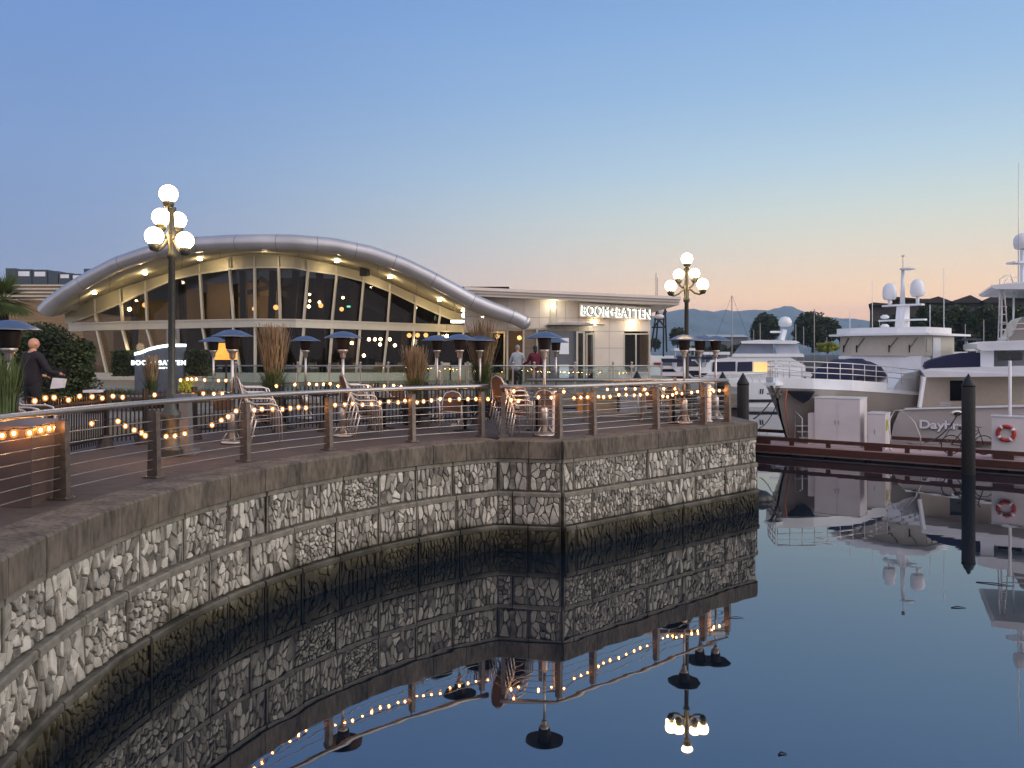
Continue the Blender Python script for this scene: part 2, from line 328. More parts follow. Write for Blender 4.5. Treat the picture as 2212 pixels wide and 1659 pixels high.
def clip(poly, px, py, nx, ny):   # keep the side where (p - P).n <= 0
    out = []; k = len(poly)
    for i in range(k):
        a, b = poly[i], poly[(i + 1) % k]
        da = (a[0] - px) * nx + (a[1] - py) * ny; db = (b[0] - px) * nx + (b[1] - py) * ny
        if da <= 0: out.append(a)
        if da * db < 0:
            t = da / (da - db); out.append((a[0] + (b[0] - a[0]) * t, a[1] + (b[1] - a[1]) * t))
    return out
def stones_in(u0, u1, v0, v1, rnd):
    cw = rnd.uniform(.06, .11); ch = cw * rnd.uniform(1.4, 2.3) if rnd.random() < .75 else cw * 1.1
    nx = max(2, round((u1 - u0) / cw)); ny = max(2, round((v1 - v0) / ch)); pts = []
    for i in range(nx):
        for j in range(ny):
            if rnd.random() < .12: continue
            pts.append((u0 + (i + .5 + rnd.uniform(-.5, .5) + (.5 if j % 2 else 0) * .6) * (u1 - u0) / nx, v0 + (j + .5 + rnd.uniform(-.42, .42)) * (v1 - v0) / ny))
    res = []
    sx = ch / cw
    for a in pts:
        poly = [(u0, v0), (u1, v0), (u1, v1), (u0, v1)]
        for q in pts:
            if q is a or abs(q[0] - a[0]) > .4 or abs(q[1] - a[1]) > .6: continue
            dx, dy = q[0] - a[0], q[1] - a[1]
            mx_, my_ = (a[0] + q[0]) / 2, (a[1] + q[1]) / 2
            nx_, ny_ = dx * sx, dy / sx; nl = math.hypot(nx_, ny_)
            if nl < 1e-6: continue
            gap = rnd.uniform(.003, .013)
            nx_ /= nl; ny_ /= nl
            poly = clip(poly, mx_ - nx_ * gap, my_ - ny_ * gap, nx_, ny_)
            if len(poly) < 3: break
        if len(poly) < 3: continue
        cut = []
        k = len(poly)
        for i in range(k):   # cut the corners
            p0, p1 = poly[i], poly[(i + 1) % k]; e = rnd.uniform(.08, .26)
            cut += [(lerp(p0[0], p1[0], e), lerp(p0[1], p1[1], e)), (lerp(p0[0], p1[0], 1 - e), lerp(p0[1], p1[1], 1 - e))]
        cx = sum(q[0] for q in cut) / len(cut); cy = sum(q[1] for q in cut) / len(cut)
        ar = abs(sum(cut[i][0] * cut[(i + 1) % len(cut)][1] - cut[(i + 1) % len(cut)][0] * cut[i][1] for i in range(len(cut)))) / 2
        if ar > .0012: res.append((cut, cx, cy))
    return res

def wall_run(frame, u0, u1, stn, mor, led, cop, rnd, blk=.8, stones=True, offs=0):
    """frame(u, out, z) -> point; courses of framed rubble blocks under a coping of cut stone"""
    def qbox(ua, ub, oa, ob, za, zb, mb, bev=0):
        k = max(1, int((ub - ua) / .25)); vs = []; fs = []
        for i in range(k + 1):
            u = lerp(ua, ub, i / k)
            vs += [frame(u, oa, za), frame(u, ob, za), frame(u, ob, zb - bev), frame(u, ob - bev, zb), frame(u, oa, zb)]
        for i in range(k):
            o = i * 5; q = o + 5
            fs += [(o + j, q + j, q + (j + 1) % 5, o + (j + 1) % 5) for j in range(5)]
        fs += [(0, 1, 2, 3, 4), tuple(range(k * 5 + 4, k * 5 - 1, -1))]
        mb.add(vs, fs)
    # solid core
    qbox(u0, u1, -.5, -.02, -1.2, 1.86, mor)
    # coping
    L_ = u1 - u0; nb = max(1, round(L_ / blk))
    for i in range(nb):
        a, b_ = u0 + L_ * i / nb + .005, u0 + L_ * (i + 1) / nb - .005
        j = rnd.uniform(-.007, .007)
        qbox(a, b_, -.56, .07 + j, 1.86, DECK + j * .5, cop, .025)
    for ci, (z0, z1, out) in enumerate(((1.20, 1.86, 0), (.52, 1.18, .05), (-.3, .50, .10))):
        o_ = offs + blk * .5 * (ci % 2)
        edges = [u0]; u = u0 + (o_ % blk or blk)
        while u < u1 - .25: edges.append(u); u += blk * rnd.uniform(1.05, 1.25)
        edges.append(u1)
        for a, b_ in zip(edges, edges[1:]):
            a2, b2 = a + .012, b_ - .012; out = (0, .05, .10)[ci] + rnd.uniform(-.012, .012)
            qbox(a2, b2, -.06, out, z0, z1 - .085, mor)
            qbox(a2, b2, -.06, out + .035, z1 - .085, z1, led, .02)
            for e0, e1 in (((a2, a2 + .03), (b2 - .03, b2)) if rnd.random() < .5 else ()): qbox(e0, e1, -.04, out + .012, z0 + .002, z1 - .087, led)
            if stones:
                for poly, cx, cy in stones_in(a2 + .035, b2 - .035, z0 + .015, z1 - .09, rnd):
                    h = rnd.uniform(.014, .045); tx, ty = rnd.uniform(-.4, .4), rnd.uniform(-.25, .25)
                    k = len(poly); vs = []
                    for sc, hh in ((1, -.01), (.965, h * .7), (.87, h * .97), (.5, h * 1.02)):
                        for q in poly:
                            uu = cx + (q[0] - cx) * sc; vv = cy + (q[1] - cy) * sc
                            vs.append(frame(uu, out + hh + ((uu - cx) * tx + (vv - cy) * ty if hh > 0 else 0) + (rnd.uniform(-.004, .004) if hh > 0 else 0), vv))
                    fs = [(r_ * k + i, r_ * k + (i + 1) % k, (r_ + 1) * k + (i + 1) % k, (r_ + 1) * k + i) for r_ in range(3) for i in range(k)] + [tuple(range(3 * k, 4 * k))]
                    stn.add(vs, fs, False)
wall = thing('quay_wall', 'curved quay wall of framed rubble stone blocks with stone coping', 'wall')
S_, Mo, Le, Co = MB(), MB(), MB(), MB()
rnd = random.Random(11)
TH0 = 196
def fr_arc(u, o, z):   # u metres from TH0 clockwise
    th = TH0 - math.degrees(u / RW); q = arc(th, RW - o); return Vector((q.x, q.y, z))
LA = R(TH0 - 120) * RW
wall_run(fr_arc, 0, LA, S_, Mo, Le, Co, rnd, blk=.78)
def fr_line(a, b):
    a, b = Vector(a), Vector(b); d = (b - a).normalized(); nn = Vector((d.y, -d.x))
    return (lambda u, o, z: Vector((*(a + d * u + nn * o), z))), (b - a).length
f1, L1 = fr_line(K0, A0); wall_run(f1, 0, L1, S_, Mo, Le, Co, rnd, blk=.65)
f2, L2 = fr_line(A0, B0); wall_run(f2, 0, L2, S_, Mo, Le, Co, rnd, blk=1.0, offs=.3)
f3, L3 = fr_line(B0, (5.9, 25.2)); wall_run(f3, 0, L3, S_, Mo, Le, Co, rnd, blk=1.0, stones=False)
TH1 = TH0
def fr_arc2(u, o, z):
    q = arc(275 - math.degrees(u / RW), RW - o); return Vector((q.x, q.y, z))
wall_run(fr_arc2, 0, R(275 - TH0) * RW, S_, Mo, Le, Co, rnd, blk=.9, stones=False)
S_.build('rubble_stone', M['stone'], wall, recalc=True); Mo.build('mortar_backing', M['mortar'], wall, recalc=True)
Le.build('block_frame', M['ledge'], wall, recalc=True); Co.build('coping', M['coping'], wall, recalc=True)
# rock at the foot of the far corner
def rock(c, r, name, lab):
    mb = MB(); mb.ball((0, 0, 0), 1, 16, r[0], r[1], r[2]); rr = random.Random(3)
    for i, v in enumerate(mb.v):
        k = 1 + .22 * math.sin(v.x * 9 + 1) * math.cos(v.y * 8) + rr.uniform(-.06, .06); mb.v[i] = Vector(v) * k
    return tag(mb.build(name, M['wetrock'], loc=c), lab, 'rock')
M['wetrock'] = mat('wet_rock', s2l((26, 25, 24)), .35, var=.4, bump=.5)
rock((6.75, 21.4, .03), (.36, .4, .2), 'rock', 'dark wet rock at the waterline by the far corner of the stone wall')

# ------------------------------------------------------------ quay railings
def railing(name, label, pts, top_pts, h=1.07, wposts=None):
    t = thing(name, label, 'railing')
    for q in pts:
        d = Vector((q[2], q[3])).normalized(); n2 = Vector((-d.y, d.x))
        mb = MB(); c = Vector((q[0], q[1], DECK))
        w0, w1 = .18, .13
        for sgn in (-1, 1):   # two tapered plates
            a = c + Vector((*(d * .0), 0)) + Vector((*(n2 * 0), 0))
            off = Vector((d.x, d.y, 0)) * (.028 * sgn)
            sx = Vector((n2.x, n2.y, 0)); th = Vector((d.x, d.y, 0)) * .012
            mb.prism([a + off - sx * w0 / 2, a + off + sx * w0 / 2, a + off + sx * w1 / 2 + Vector((0, 0, h - .11)), a + off - sx * w1 / 2 + Vector((0, 0, h - .11))], th * sgn)
        # face plate towards the water side and back: closes the box
        for sgn in (-1, 1):
            sx = Vector((n2.x, n2.y, 0)); dd = Vector((d.x, d.y, 0))
            mb.prism([c + sx * sgn * w0 / 2 - dd * .03, c + sx * sgn * w0 / 2 + dd * .03, c + sx * sgn * w1 / 2 + dd * .03 + Vector((0, 0, h - .12)), c + sx * sgn * w1 / 2 - dd * .03 + Vector((0, 0, h - .12))], -sx * sgn * .01)
        pl = Vector((n2.x, n2.y, 0)); dd = Vector((d.x, d.y, 0))
        mb.prism([c + pl * .13 - dd * .09, c + pl * .13 + dd * .09, c - pl * .13 + dd * .09, c - pl * .13 - dd * .09], (0, 0, .018))
        for i in (-1, 1):
            for j in (-1, 1): mb.lathe([(.014, 0), (.014, .035)], c + pl * .1 * i + dd * .065 * j, 6)
        mb.tube([c + Vector((0, 0, h - .13)) + pl * .02, c + Vector((0, 0, h - .06)) + pl * .05, c + Vector((0, 0, h - .03)) + pl * 0], .014, 6)
        mb.build('post', M['post'], t, recalc=True)
    hr = MB().tube([(x, y, DECK + h) for x, y in top_pts], .041, 12); hr.build('handrail', M['steel'], t)
    for k in range(6):
        z = DECK + .12 + k * (h - .25) / 6
        MB().tube([(x, y, z) for x, y in top_pts], .008, 5).build('cable', M['steel'], t)
    return t
RP = 9.62
arcr = lambda th, r: arc(th, r) - Vector((0, .25))
tp = [arcr(th, RP) for th in range(192, 118, -3)] + [arcr(118.3, RP)]
pp = []
for th in (183.2, 172.3, 162.2, 151.2, 140.4, 129, 119.2):
    q = arcr(th, RP); pp.append((q.x, q.y, math.sin(R(th)), -math.cos(R(th))))
railing('quay_railing', 'steel cable railing with round handrail curving along the stone quay edge', pp, [tuple(q) for q in tp])
dr = (Vector(B0) - Vector(A0)).normalized(); nr = Vector((-dr.y, dr.x))
def inset(u, o=.45): q = Vector(A0) + dr * u + nr * o; return (q.x, q.y)
c0 = inset(.34); cE = inset(L2 - .55)
back = [(5.55, 20.55), (.5, 20.45)]
pts = [(*inset(u), dr.x, dr.y) for u in (.34, 1.35, 3.45, 5.25, L2 - .55)] + [(-.18, 16.52, 1, 0)]
railing('quay_railing', 'steel cable railing along the projecting corner of the quay wall', pts, [(-.25, 16.5), (c0[0] - .05, c0[1])] + [inset(u) for u in (1, 2, 3, 4, 5)] + [cE])
pts = [(x, 20.5, 1, 0) for x in (5.0, 3.4, 1.9, .6)]
railing('quay_railing', 'rear steel cable railing across the back of the quay corner', pts, [(5.6, 20.53), (.4, 20.47)])
kb = MB().box((.2, 21.7, DECK - .003), (5.4, 21.95, DECK + .12)); struct(kb.build('kerb', M['concrete']))
def bollardpost(px, py0, d, lab, m='steel', w=.1):
    x = X(px, d); mb = MB().bar((x, d, DECK), (x, d, Z(py0, d)), w, .05, w2=w * .85)
    mb.prism([(x - .1, d - .08, DECK), (x + .1, d - .08, DECK), (x + .1, d + .08, DECK), (x - .1, d + .08, DECK)], (0, 0, .02))
    return tag(mb.build('short_post', M[m], recalc=True), lab, 'post')
bollardpost(1087, 850, 16.75, 'short bare steel post at the gap beside the stacked chairs')
bollardpost(1167, 850, 17.0, 'narrow metal post standing behind the corner heater', 'post', .09)
# ============================================================ RESTAURANT with wave roof
rest = thing('restaurant_pavilion', 'glass restaurant pavilion under a wave-shaped metal roof with rounded rim', 'building')
FD = [(90, 45.5), (130, 45.2), (545, 40), (640, 40), (1090, 45.2), (1150, 46)]
def fd(x): return interp(FD, x)
def PF(x, y, o=0): d = fd(x); v = P(x, y, d); v.y -= o; return v
HT = [(95, 690), (136, 680), (196, 648), (273, 618), (360, 591), (431, 569), (496, 554), (546, 549), (590, 550), (636, 555), (663, 560), (729, 573), (789, 589), (843, 611), (898, 637), (950, 660), (985, 674), (1050, 692), (1090, 700)]
WT = [(120, 712), (158, 697), (207, 678), (262, 655), (316, 629), (379, 603), (434, 591), (499, 582), (551, 578), (590, 578), (636, 579), (666, 585), (726, 593), (786, 608), (842, 630), (898, 657), (947, 679), (985, 694), (1010, 703)]
BT = [(120, 700), (169, 698), (300, 694), (550, 689), (640, 690), (832, 697), (943, 701), (1092, 707)]
BB = [(120, 717), (169, 714), (300, 711), (550, 706), (640, 707), (832, 713), (943, 716), (1092, 720)]
SILL = 805
# header fascia
xs = [140, 170, 207, 240, 262, 290, 316, 348, 379, 406, 434, 466, 499, 525, 551, 590, 636, 651, 666, 696, 726, 756, 786, 814, 842, 870, 898, 922, 947, 966, 985, 1000]
MB().strip([PF(x, interp(HT, x)) for x in xs], [PF(x, min(interp(WT, x), interp(BT, x) + 2)) for x in xs], (0, .2, 0)).build('header_fascia', M['soffit'], rest, recalc=True)
# band between the storeys
xb = [150, 262, 379, 499, 551, 640, 726, 842, 943, 1020, 1092]
MB().strip([PF(x, interp(BT, x), .10) for x in xb], [PF(x, interp(BB, x), .10) for x in xb], (0, .25, 0)).strip([PF(x, interp(BT, x) - .8, .16) for x in xb], [PF(x, interp(BT, x) + 2, .16) for x in xb], (0, .06, 0)).strip([PF(x, interp(BB, x) - 1.5, .16) for x in xb], [PF(x, interp(BB, x) + .6, .16) for x in xb], (0, .06, 0)).build('storey_band', M['frame'], rest, recalc=True)
MB().strip([PF(x, interp(WT, x) - 2, .08) for x in xs[1:]], [PF(x, interp(WT, x) + 1.2, .08) for x in xs[1:]], (0, .2, 0)).build('window_head', M['frame'], rest, recalc=True)
MB().strip([PF(x, SILL, .06) for x in xb], [PF(x, 838, .06) for x in xb], (0, .35, 0)).build('sill_wall', M['frame'], rest, recalc=True)
# mullions: (x at band, x at top, x at sill)
ML = [(211, 207, 232), (266, 262, 290), (319, 316, 345), (375, 371, 396), (439, 433, 456), (505, 497, 520), (552, 551, 552), (606, 603, 606), (657, 666, 648), (718, 728, 711), (778, 786, 770), (838, 843, 828), (895, 898, 884), (948, 951, 940)]
for xb_, xt, xl in ML:
    MB().bar(PF(xb_, interp(BT, xb_) - 1, .04), PF(xt, interp(WT, xt), .04), .105, .2, (0, 1, 0)).build('mullion', M['frame'], rest)
    MB().bar(PF(xt, interp(WT, xt) - 3, .09), PF(xt - 1, interp(HT, xt) + 3, .09), .07, .06, (0, 1, 0)).build('mullion', M['frame'], rest)
    MB().bar(PF(xl, SILL, .04), PF(xb_, interp(BB, xb_) + 1, .04), .10, .2, (0, 1, 0)).build('mullion', M['frame'], rest)
for xb_, xl in ((1001, 994), (1052, 1048), (1090, 1089)):
    MB().bar(PF(xl, SILL, .04), PF(xb_, interp(BB, xb_) + 1, .04), .10, .2, (0, 1, 0)).build('mullion', M['frame'], rest)
# panes
bx = [(175, 165)] + [(a, b) for a, b, c in ML] + [(995, 998)]
for (a, at), (b, bt) in zip(bx, bx[1:]):
    k = 5; top = [PF(lerp(at, bt, i / k), min(interp(WT, lerp(at, bt, i / k)), interp(BT, lerp(a, b, i / k)) - .3), -.12) for i in range(k + 1)]
    bot = [PF(lerp(a, b, i / k), interp(BT, lerp(a, b, i / k)), -.12) for i in range(k + 1)]
    MB().strip(top, bot, (0, .02, 0)).build('window', M['glass'], rest, recalc=True)
lx = [(175, 196)] + [(a, c) for a, b, c in ML] + [(1001, 994), (1052, 1048), (1090, 1089)]
for (a, al), (b, bl) in zip(lx, lx[1:]):
    MB().strip([PF(a, interp(BB, a), -.12), PF(b, interp(BB, b), -.12)], [PF(al, SILL, -.12), PF(bl, SILL, -.12)], (0, .02, 0)).build('window', M['glass'], rest, recalc=True)
# roof rim tube
TU = [(92, 662), (105, 645), (150, 612), (200, 582), (250, 556), (300, 538), (350, 523), (430, 511), (500, 507), (570, 506), (640, 507), (720, 514), (800, 531), (870, 556), (920, 580), (980, 612), (1020, 634), (1060, 651), (1100, 665), (1122, 674), (1132, 680)]
RD = [(92, 41.5), (300, 39.5), (545, 37.4), (640, 37.4), (800, 38.6), (1132, 40.5)]
def rd(x): return interp(RD, x)
def RP_(x, r=.38): d = rd(x); v = P(x, interp(TU, x), d); v.z -= r; return v
txs = []
x = 96
while x < 1130: txs.append(x); x += 14
txs.append(1131)
path = [RP_(x) for x in txs]
# split in cladding segments with thin seams
seg = MB(); k = 6; i = 0
while i < len(path) - 1:
    j = min(i + k, len(path) - 1)
    pts = [path[q].copy() for q in range(i, j + 1)]
    seg.tube(pts, [.38] * len(pts), 24, cap=False); i = j
e = path[-1]; dlast = (path[-1] - path[-2]).normalized()
seg.tube([e, e + dlast * .14, e + dlast * .26, e + dlast * .34, e + dlast * .38], [.38, .36, .29, .18, .04], 24)
seg.build('roof_rim', M['tube'], rest)
sm_ = MB()
for q in range(k, len(path) - 1, k):
    d = (path[q + 1] - path[q - 1]).normalized(); sm_.tube([path[q] - d * .012, path[q] + d * .012], .385, 24, cap=False)
sm_.build('rim_seam', M['grey'], rest)
# roof skin behind the rim
top = [p_ + Vector((0, .0, .36)) for p_ in path]; rear = [Vector((p_.x * 1.02, 60, p_.z + .2)) for p_ in path]
MB().strip(top, rear, (0, 0, -.14)).build('roof', M['tube'], rest, recalc=True)
# soffit from rim to facade head
sx_ = [x for x in range(110, 1101, 12)]
A = []; B = []
for x in sx_:
    A.append(RP_(x) + Vector((0, .1, -.38))); B.append(PF(x, interp(HT, x) - 1))
MB().strip(A, B, (0, 0, .06), True).build('soffit', M['soffit'], rest, recalc=True)
so_ = MB()
for x in (170, 236, 312, 392, 474, 560, 645, 730, 815, 900, 980, 1050):
    a = RP_(x) + Vector((0, .12, -.395)); b = PF(x, interp(HT, x) - 1) + Vector((0, 0, -.012)); so_.bar(a, b, .02, .012)
so_.build('soffit_joint', M['grey'], rest)
# interior
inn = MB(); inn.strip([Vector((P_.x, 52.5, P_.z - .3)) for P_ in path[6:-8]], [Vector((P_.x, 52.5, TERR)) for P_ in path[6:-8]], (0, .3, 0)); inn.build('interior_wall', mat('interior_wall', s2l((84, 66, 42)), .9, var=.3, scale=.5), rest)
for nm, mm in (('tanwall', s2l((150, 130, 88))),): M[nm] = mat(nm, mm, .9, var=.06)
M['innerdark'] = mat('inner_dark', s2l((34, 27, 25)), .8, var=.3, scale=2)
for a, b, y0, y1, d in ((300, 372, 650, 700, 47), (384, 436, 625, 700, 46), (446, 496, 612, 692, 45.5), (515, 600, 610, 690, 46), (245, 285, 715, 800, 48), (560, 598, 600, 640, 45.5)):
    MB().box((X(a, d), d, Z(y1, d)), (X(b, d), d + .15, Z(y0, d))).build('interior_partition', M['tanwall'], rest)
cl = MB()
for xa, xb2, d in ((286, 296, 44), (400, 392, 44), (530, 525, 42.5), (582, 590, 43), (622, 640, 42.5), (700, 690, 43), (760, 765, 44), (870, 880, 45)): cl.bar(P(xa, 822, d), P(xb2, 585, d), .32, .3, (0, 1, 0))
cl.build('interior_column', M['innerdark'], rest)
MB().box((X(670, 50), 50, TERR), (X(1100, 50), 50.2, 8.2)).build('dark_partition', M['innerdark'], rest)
bm_ = MB()
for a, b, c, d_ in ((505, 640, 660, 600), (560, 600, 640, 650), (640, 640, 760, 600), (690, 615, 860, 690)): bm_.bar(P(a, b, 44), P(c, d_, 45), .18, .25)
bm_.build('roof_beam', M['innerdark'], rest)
fu = MB()
for i in range(9):
    x_ = X(640 + i * 48, 43.5); fu.box((x_, 43, TERR), (x_ + .75, 43.7, TERR + .74)); fu.box((x_ - .5, 43.2, TERR), (x_ - .1, 43.5, TERR + .95))
fu.build('dining_furniture', M['frame'], rest)
# pendant lamps inside
def pend(px, py, d, r, lab, cord=.6):
    t = thing('pendant_lamp', lab, 'lamp', tuple(P(px, py, d)), group='glowing pendant lamps inside the pavilion')
    MB().ball((0, 0, 0), r, 12).build('lamp_shade', M['pend'] if r > .1 else M['lamp'], t); MB().tube([(0, 0, r), (0, 0, cord)], .008, 5).build('cord', M['black'], t)
pds = [(280, 668, 43.5, .10), (313, 659, 43.5, .14), (549, 667, 43.5, .12), (596, 664, 42, .14), (667, 662, 43, .09), (690, 653, 42, .07), (693, 660, 42, .13), (741, 643, 43, .07), (738, 668, 43, .12), (669, 636, 42, .06), (669, 650, 42, .06)]
places = ['in the leftmost upper panes', 'before the tan wall left of the lamp post', 'in the tall pane right of the lamp post', 'behind the tall feather grass, upper storey', 'left of a close upper pair', 'smaller of the upper close pair', 'larger of the upper close pair', 'tiny and high in a dark upper pane', 'beside the green exit light', 'upper of two tiny ones by the kink mullion', 'lower of two tiny ones by the kink mullion']
for q, w_ in zip(pds, places): pend(*q, 'warm pendant lamp in the pavilion, ' + w_)
low = [(797, 733), (810, 733), (822, 733), (842, 733), (821, 744), (853, 746), (884, 724.5), (902, 724), (920, 724), (786, 768), (965, 726), (760, 741)]
for i, (x_, y_) in enumerate(low):
    w_ = ['first of a row of four small ones', 'second of a row of four small ones', 'third of a row of four small ones', 'last of a row of four small ones', 'below the row of four', 'yellowish one right of the lower ones', 'left of three larger ones', 'middle of three larger ones', 'right of three larger ones', 'lowest, above a table', 'near the right end', 'dim, behind the wide heater'][i]
    pend(x_, y_, 44 if i < 6 else 43.5, .13 if 5 < i < 9 else .09, 'warm globe pendant lamp on the lower floor, ' + w_)
ex = MB().box((X(750, 43), 42.9, Z(664, 43)), (X(757, 43), 43, Z(660.5, 43))); tag(ex.build('exit_light', mat('green_light', (.1, .8, .6), var=0, emit=3, ecol=(.2, 1, .75))), 'small green exit light glowing inside the upper right panes', 'exit light')
for (x_, y_, d, e_) in ((330, 668, 45, 45), (470, 640, 44, 45), (590, 640, 44, 80), (800, 745, 43, 40), (900, 738, 43, 44), (700, 650, 44, 18), (420, 760, 43, 35), (620, 760, 43, 18), (280, 750, 43, 25)):
    pointlight('interior_light', P(x_, y_, d), e_, (1, .76, .46), .25)
# soffit downlights
for i, (x_, y_, o_) in enumerate(((203, 643, 1.5), (312, 593, 1.5), (431, 559, 1.3), (727, 561, 1.3), (842, 594, 1.3), (949, 645, 1.4), (1001, 656, 1.6), (1042, 686, 1.2), (1101, 699, 1.0))):
    a = RP_(x_) + Vector((0, .1, -.38)); b = PF(x_, interp(HT, x_) - 1); c = a.lerp(b, .55 if x_ < 1030 else .4)
    mb = MB().lathe([(.085, -.03), (.11, 0), (.11, .03)], (0, 0, 0), 14)
    o = mb.build('soffit_downlight', M['lamp'], loc=tuple(c + Vector((0, 0, -.07))))
    tag(o, 'small round soffit downlight under the wave roof, number of the row: ' + ['far left', 'second left', 'third left, right of lamp post', 'just right of the crest', 'past the black speaker', 'above the lower right slope', 'small one by the hanging sign', 'next to the hanging sign', 'near the rounded roof end'][i], 'downlight', 'downlights in the wave soffit')
    o['label'] = 'small round downlight in the wave soffit, ' + ['farthest left of all', 'left of the lamp post', 'right of the lamp post', 'just right of the crest', 'right of the black speaker', 'on the lower right slope', 'small one above the hanging sign', 'right of the hanging sign', 'at the rounded roof end'][i]
    pointlight('soffit_glow', c + Vector((0, -.05, -.3)), 23, (1, .80, .50), .08)
# extra point light along the facade at the crest, with no fitting built
pointlight('soffit_glow', PF(590, 556) + Vector((0, -1.4, -.25)), 14, (1, .80, .50), .1)
# speaker
mb = MB().prism([(-.26, -.2, -.2), (-.12, -.34, -.24), (.14, -.34, -.24), (.27, -.2, -.2), (.22, .18, -.1), (-.22, .18, -.1)], (0, 0, .42))
tag(mb.build('loudspeaker', M['black'], loc=tuple(PF(796, 592, .9)), recalc=True), 'black loudspeaker hung under the right slope of the wave roof', 'speaker')
# hanging sign by the entrance
hs = thing('hanging_sign', 'small lit lettered sign with round lamp hung under the roof end', 'sign', tuple(P(1003, 695, 42)))
MB().box((-.66, -.03, -.12), (.66, .03, .12)).build('sign_board', M['frame'], hs)
text('BOOM+BATTEN', .2, M['signwhite'], (0, -.05, 0), parent=hs, name='lettering', ext=.012, off=.006)
MB().ball((0, -.06, .34), .15, 14, 1, .4, 1).build('round_lamp', M['signwhite'], hs)
for s_ in (-.5, .5): MB().tube([(s_, 0, .1), (s_, 0, .9)], .012, 6).build('hanger', M['steel'], hs)
# lit monument sign
ms = thing('monument_sign', 'grey monument sign with white lit wave on its top and white letters', 'sign', (X(343, 25), 25, TERR))
zt = lambda y: Z(y, 25) - TERR
xx = lambda p_: X(p_, 25) - X(343, 25)
tp_ = [(291, 762), (305, 759), (322, 752), (342, 747), (366, 743.5), (393, 743.5)]
MB().prism([(xx(290), 0, -.2), (xx(393), 0, -.2)] + [(xx(a), 0, zt(b + 4)) for a, b in tp_[::-1]], (0, .3, 0)).build('sign_body', mat('slate_panel', s2l((92, 98, 108)), .5, var=.1), ms, recalc=True)
MB().strip([(xx(a), -.03, zt(b - .5)) for a, b in tp_], [(xx(a), -.03, zt(b + 5.5)) for a, b in tp_], (0, .36, 0)).build('lit_wave', M['signwhite'], ms, recalc=True)
text('BOOM+BATTEN', .2, M['signwhite'], (0, -.02, zt(784)), parent=ms, name='lettering', ext=.01, off=.004, sx=1.02, space=1.25)
text('RESTAURANT + CAFE', .075, M['signwhite'], (.12, -.02, zt(795)), parent=ms, name='small_lettering', ext=.006)
# amber lit menu box
mb_ = thing('menu_box', 'amber lit menu box on a pole behind the far heater', 'menu box', (X(488, 24), 24, TERR))
MB().box((-.33, -.05, Z(777, 24) - TERR), (.33, .05, Z(741, 24) - TERR)).build('lit_panel', mat('amber_panel', (.9, .4, .08), .5, var=.35, scale=5, emit=1.1, ecol=(1, .36, .05)), mb_)
MB().tube([(0, .02, 0), (0, .02, Z(777, 24) - TERR)], .03).build('pole', M['black'], mb_)

# ============================================================ low wing with the shop sign
wing = thing('entrance_wing', 'pale panelled single-storey wing with a flat projecting roof', 'building')
WD = [(980, 41.6), (1150, 41.8), (1405, 43.2)]
def PW(x, y, o=0): d = interp(WD, x); v = P(x, y, d); v.y -= o; return v
def ytop(x): return interp([(1000, 634), (1200, 641), (1410, 652)], x)
wp = MB(); cols = [1003, 1031, 1060, 1096, 1132, 1165, 1191, 1199, 1222, 1250, 1283, 1316, 1348, 1376, 1405]
rowf = [lambda x: ytop(x), lambda x: interp([(1000, 684), (1405, 689)], x), lambda x: interp([(1000, 714), (1405, 716)], x), lambda x: 752, lambda x: 800, lambda x: 830]
win = (1347, 1402, 721, 806)
for a, b in zip(cols, cols[1:]):
    for r0, r1 in zip(rowf, rowf[1:]):
        if a >= 1347 and r0(a) > 710 and r1(a) < 815: continue
        if b <= 1160 and r0(a) > 700: continue
        if 1191 <= a < 1250 and r0(a) > 700: continue
        if a == 1250 and r0(a) > 700: continue
        wp.prism([PW(a + .25, r0(a) + .3), PW(b - .25, r0(b) + .3), PW(b - .25, r1(b) - .3), PW(a + .25, r1(a) - .3)], (0, .1, 0))
wp.build('wall_panels', M['panel'], wing, recalc=True)
MB().prism([PW(1003, 636, -.06), PW(1404, 650, -.06), PW(1404, 717, -.06), PW(1003, 714, -.06)], (0, .2, 0)).prism([PW(1283, 716, -.06), PW(1350, 716, -.06), PW(1350, 832, -.06), PW(1283, 832, -.06)], (0, .2, 0)).prism([PW(1347, 806, -.06), PW(1404, 806, -.06), PW(1404, 832, -.06), PW(1347, 832, -.06)], (0, .2, 0)).build('wall_backing', M['grey'], wing, recalc=True)
v0 = PW(1404.5, 650); v1 = PW(1404.5, 832); MB().box((v0.x - .12, v0.y + .02, v1.z), (v0.x + .02, 60, v0.z)).build('side_wall', M['panel'], wing)
# eaves in three steps
for k_, (ya, yb, o_) in enumerate(((0, 6.4, 1.5), (6.6, 12.5, 1.36), (12.7, 19, 1.22))):
    e0, e1 = (1003, 619.5), (1471 - k_ * 1.5, 640.5)
    def pe(x, y, o): d = interp(WD, min(x, 1405)) - o; return P(x, y, d)
    MB().prism([pe(e0[0], e0[1] + ya, o_), pe(e1[0], e1[1] + ya * .95, o_), pe(e1[0], e1[1] + yb * .95, o_), pe(e0[0], e0[1] + yb, o_)], (0, 14, 0)).build('roof_fascia', M['panel'], wing, recalc=True)
MB().prism([PW(1232, 652, .22), PW(1250, 652, .22), PW(1250, 690, .22), PW(1232, 690, .22)], (0, .2, 0)).build('sign_return', mat('bronze_panel', s2l((120, 98, 72)), .5, var=.1), wing, recalc=True) if False else None
bd = MB().prism([PW(1251, 655, .35), PW(1404, 665, .35), PW(1404, 692, .35), PW(1251, 685, .35)], (0, .3, 0)); bd.build('sign_board', M['panel'], wing, recalc=True)
vert = MB().bar(PW(1195, 642, .05), PW(1195, 716, .05), .32, .1, (0, 1, 0)); vert.build('light_slot', M['frame'], wing)
